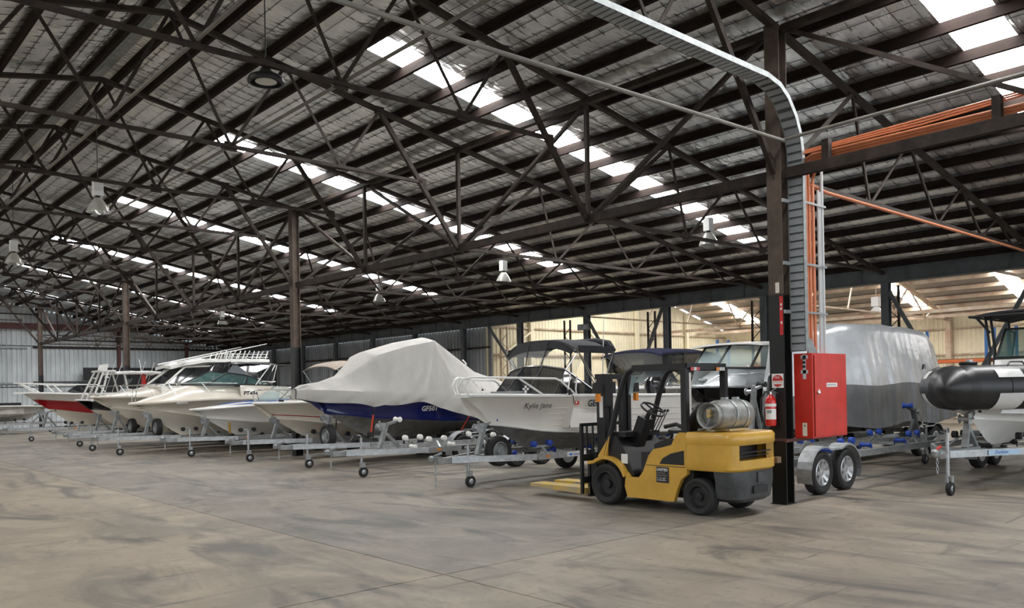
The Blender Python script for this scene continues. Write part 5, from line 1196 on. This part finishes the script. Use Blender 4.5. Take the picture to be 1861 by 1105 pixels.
def ribtube(segs, m, nm, r0=.36):
    for s in (-1, 1):
        for a, b in segs:
            P = [rib(lerp(a, b, i/10)) for i in range(11)]; mb = MB().tube([(p.x, s*p.y, p.z) for p in P], [r0*(.86 if lerp(a, b, i/10) < .02 else 1) for i in range(11)], 18, cap=True); obj(nm, mb, m, b13, True)
ribtube(((.0, .10), (.10, 1.)), 'tube_black', 'tube')
obj('bow_nose', MB().lathe([(.0, -.40), (.10, -.37), (.19, -.27), (.28, -.14), (.32, .0), (.34, .15)], (.42, 0, 1.62), 'x', 24), 'tube_black', b13, True)
for s in (-1, 1):
    P = [rib(lerp(.07, .135, i/6)) for i in range(7)]
    for A_ in ((-1.45, -.25), (.45, .9)):
        mb = MB(); rows = []
        for i, p in enumerate(P):
            d_ = (rib(.07+.065*i/6+.01)-rib(.07+.065*i/6-.01)).normalized(); n_ = Vector((-d_.y, d_.x, 0)).normalized(); n_ = n_ if n_.y > 0 else -n_
            rows.append([(lambda q: (q.x, s*q.y, q.z))(p + n_*(.366*math.cos(a)) + Vector((0, 0, .366*math.sin(a)))) for a in [lerp(A_[0], A_[1], k/6) for k in range(7)]])
        obj('tube_patch', mb.grid(rows), 'tube_white', b13, True)
for s in (-1, 1):
    P = [rib(i/24) for i in range(25)]; obj('rub_strake', MB().tube([(p.x, s*(p.y+.30*min(1, i/8)), p.z-.12) for i, p in enumerate(P)], .035, 6), 'black', b13, True)
    P = [rib(lerp(.16, .9, i/20)) for i in range(21)]
    obj('tube_flash', MB().grid([[(p.x, s*(p.y+.366*math.cos(lerp(q, 1.5, max(0, 1-i/4)*.8))), p.z+.366*math.sin(lerp(q, 1.5, max(0, 1-i/4)*.8))) for q in (.75, 1.0, 1.25, 1.5)] for i, p in enumerate(P)]), 'tube_white', b13, True)
    P = [rib(lerp(.19, .9, i/20)) for i in range(21)]
    obj('tube_flash', MB().grid([[(p.x, s*(p.y+.366*math.cos(q)), p.z+.366*math.sin(q)) for q in (-.75, -.5, -.25, -.1)] for p in P]), 'tube_white', b13, True)
    obj('grab_handle', MB().tube([(.85, s*.62, 1.96), (.9, s*.64, 2.02), (1.1, s*.75, 2.02), (1.15, s*.78, 1.95)], .014, 6), 'black', b13, True)
obj('bow_step', MB().box((.5, -.25, 1.62), (1.3, .25, 1.70)), 'black', b13); obj('anchor_post', MB().lathe([(.05, 1.7), (.05, 2.08), (.0, 2.08)], (1.05, 0, 0), 'z', 12), 'galv', b13, True)
obj('mooring_rope', MB().tube([(1.0+.12*math.cos(a), .12*math.sin(a), 2.0+.012*k) for k in range(3) for a in [2*PI*i/12 for i in range(12)]], .02, 5), 'black', b13, True)
_n0 = set(b13.children)
cs = obj('console', MB().prism([(2.25, 1.3), (3.6, 1.3), (3.5, 2.2), (2.75, 2.2), (2.35, 2.12)], -.55, .55, 'y'), 'white_gel', b13)
obj('console_stripe', MB().box((2.4, -.556, 1.86), (3.55, -.551, 1.98)), 'black', cs)
mb = MB(); mb.add([(2.62+.14*math.cos(a), -.557, 2.08+.045*math.sin(a)) for a in [2*PI*k/20 for k in range(20)]], [tuple(range(20))]); obj('console_emblem', mb, 'chrome', cs)
mb = MB(); mb.add([(2.62+.11*math.cos(a), -.558, 2.08+.03*math.sin(a)) for a in [2*PI*k/20 for k in range(20)]], [tuple(range(20))]); obj('emblem_print', mb, 'ink', cs)
windshield(b13, [(3.3, -.54, 2.2), (2.42, -.54, 2.16), (2.42, .54, 2.16), (3.3, .54, 2.2)], [(3.3, -.48, 2.68), (2.75, -.48, 2.72), (2.75, .48, 2.72), (3.3, .48, 2.68)], 'glass_green', 'black', .022)
canopy(b13, 2.1, 4.4, .90, 3.02, 'black_canvas', .08, .06, .03, name='t_top'); tubes(b13, 't_top_rim', [[(2.1, -.9, 2.96), (2.1, .9, 2.96)], [(2.1, -.9, 2.96), (4.4, -.9, 2.96)], [(2.1, .9, 2.96), (4.4, .9, 2.96)]], .022, 'black')
for s in (-1, 1): tubes(b13, 't_top_leg', [[(2.15, s*.62, 1.45), (2.35, s*.62, 2.3), (2.5, s*.75, 2.98)], [(2.45, s*.62, 1.45), (2.6, s*.62, 2.3), (2.7, s*.72, 2.98)], [(2.35, s*.62, 2.65), (2.15, s*.8, 2.96)], [(3.7, s*.62, 1.4), (3.8, s*.75, 2.98)]], .025, 'black')
tubes(b13, 'rod_tube', [[(2.1, -.66, 1.85), (2.25, -.66, 2.35)]], .028, 'white')
for o in b13.children:
    if o not in _n0: o.location.x += 1.55
# ================================================================== annexe contents
def rack(x, y, lab):
    t = thing('pallet_rack', lab, 'rack', (x, y, 0), 0, 'pallet racks in the annexe')
    for dx in (0, .9):
        for dy in (0, 2.6): obj('upright', MB().box((dx-.05, dy-.05, 0), (dx+.05, dy+.05, 3.9)), 'rack_blue', t)
    for z in (1.2, 2.5):
        for dx in (0, .9): obj('rack_beam', MB().box((dx-.03, .05, z), (dx+.03, 2.55, z+.13)), 'rack_orange', t)
        obj('shelf', MB().box((-.02, .05, z+.13), (.92, 2.55, z+.16)), 'timber', t)
rack(25.0, 5.6, 'blue and orange pallet rack beyond the silver tarpaulin boat'); rack(25.0, 2.2, 'blue and orange pallet rack seen behind the inflatable'); rack(22.0, 13.5, 'blue and orange pallet rack behind the aluminium cabin boat')
for x, y, w, m, lab in ((25.1, 5.9, .8, 'white', 'white carton on the rack beyond the silver tarpaulin'), (25.1, 3.0, .9, 'tan_canvas', 'brown carton on the rack behind the inflatable')):
    bx = tag(obj('carton', MB().box((x, y, 1.362), (x+.7, y+w, 1.9)), m), lab, 'box'); obj('carton_tape', MB().box((x-.002, y+w*.45, 1.40), (x+.3, y+w*.55, 1.903)), 'tan_canvas', bx)
jb = tag(obj('junction_box', MB().box((XE-.28, 14.72, 3.92), (XE-.12, 15.22, 4.14)), 'galv_dull'), 'grey junction box bolted to a post above the black sunshade', 'box'); obj('box_lid', MB().box((XE-.29, 14.75, 3.95), (XE-.28, 15.19, 4.11)), 'galv', jb)
for y, lab in ((9.6, 'white bell lamp hanging in the annexe above the aluminium cabin boat'), (.4, 'white bell lamp hanging in the annexe above the inflatable')):
    t = thing('annex_lamp', lab, 'lamp', (24.2, y, 5.0)); obj('gear_box', MB().box((-.15, -.15, 0), (.15, .15, .4)), 'white', t); obj('shade', MB().lathe([(.08, 0), (.2, -.12), (.28, -.25)], (0,0,0), 'z', 16, cap=False), 'white', t, True); obj('hanging_rod', MB().tube([(0,0,.4), (0,0,1.42)], .02, 5), 'cream_steel', t)
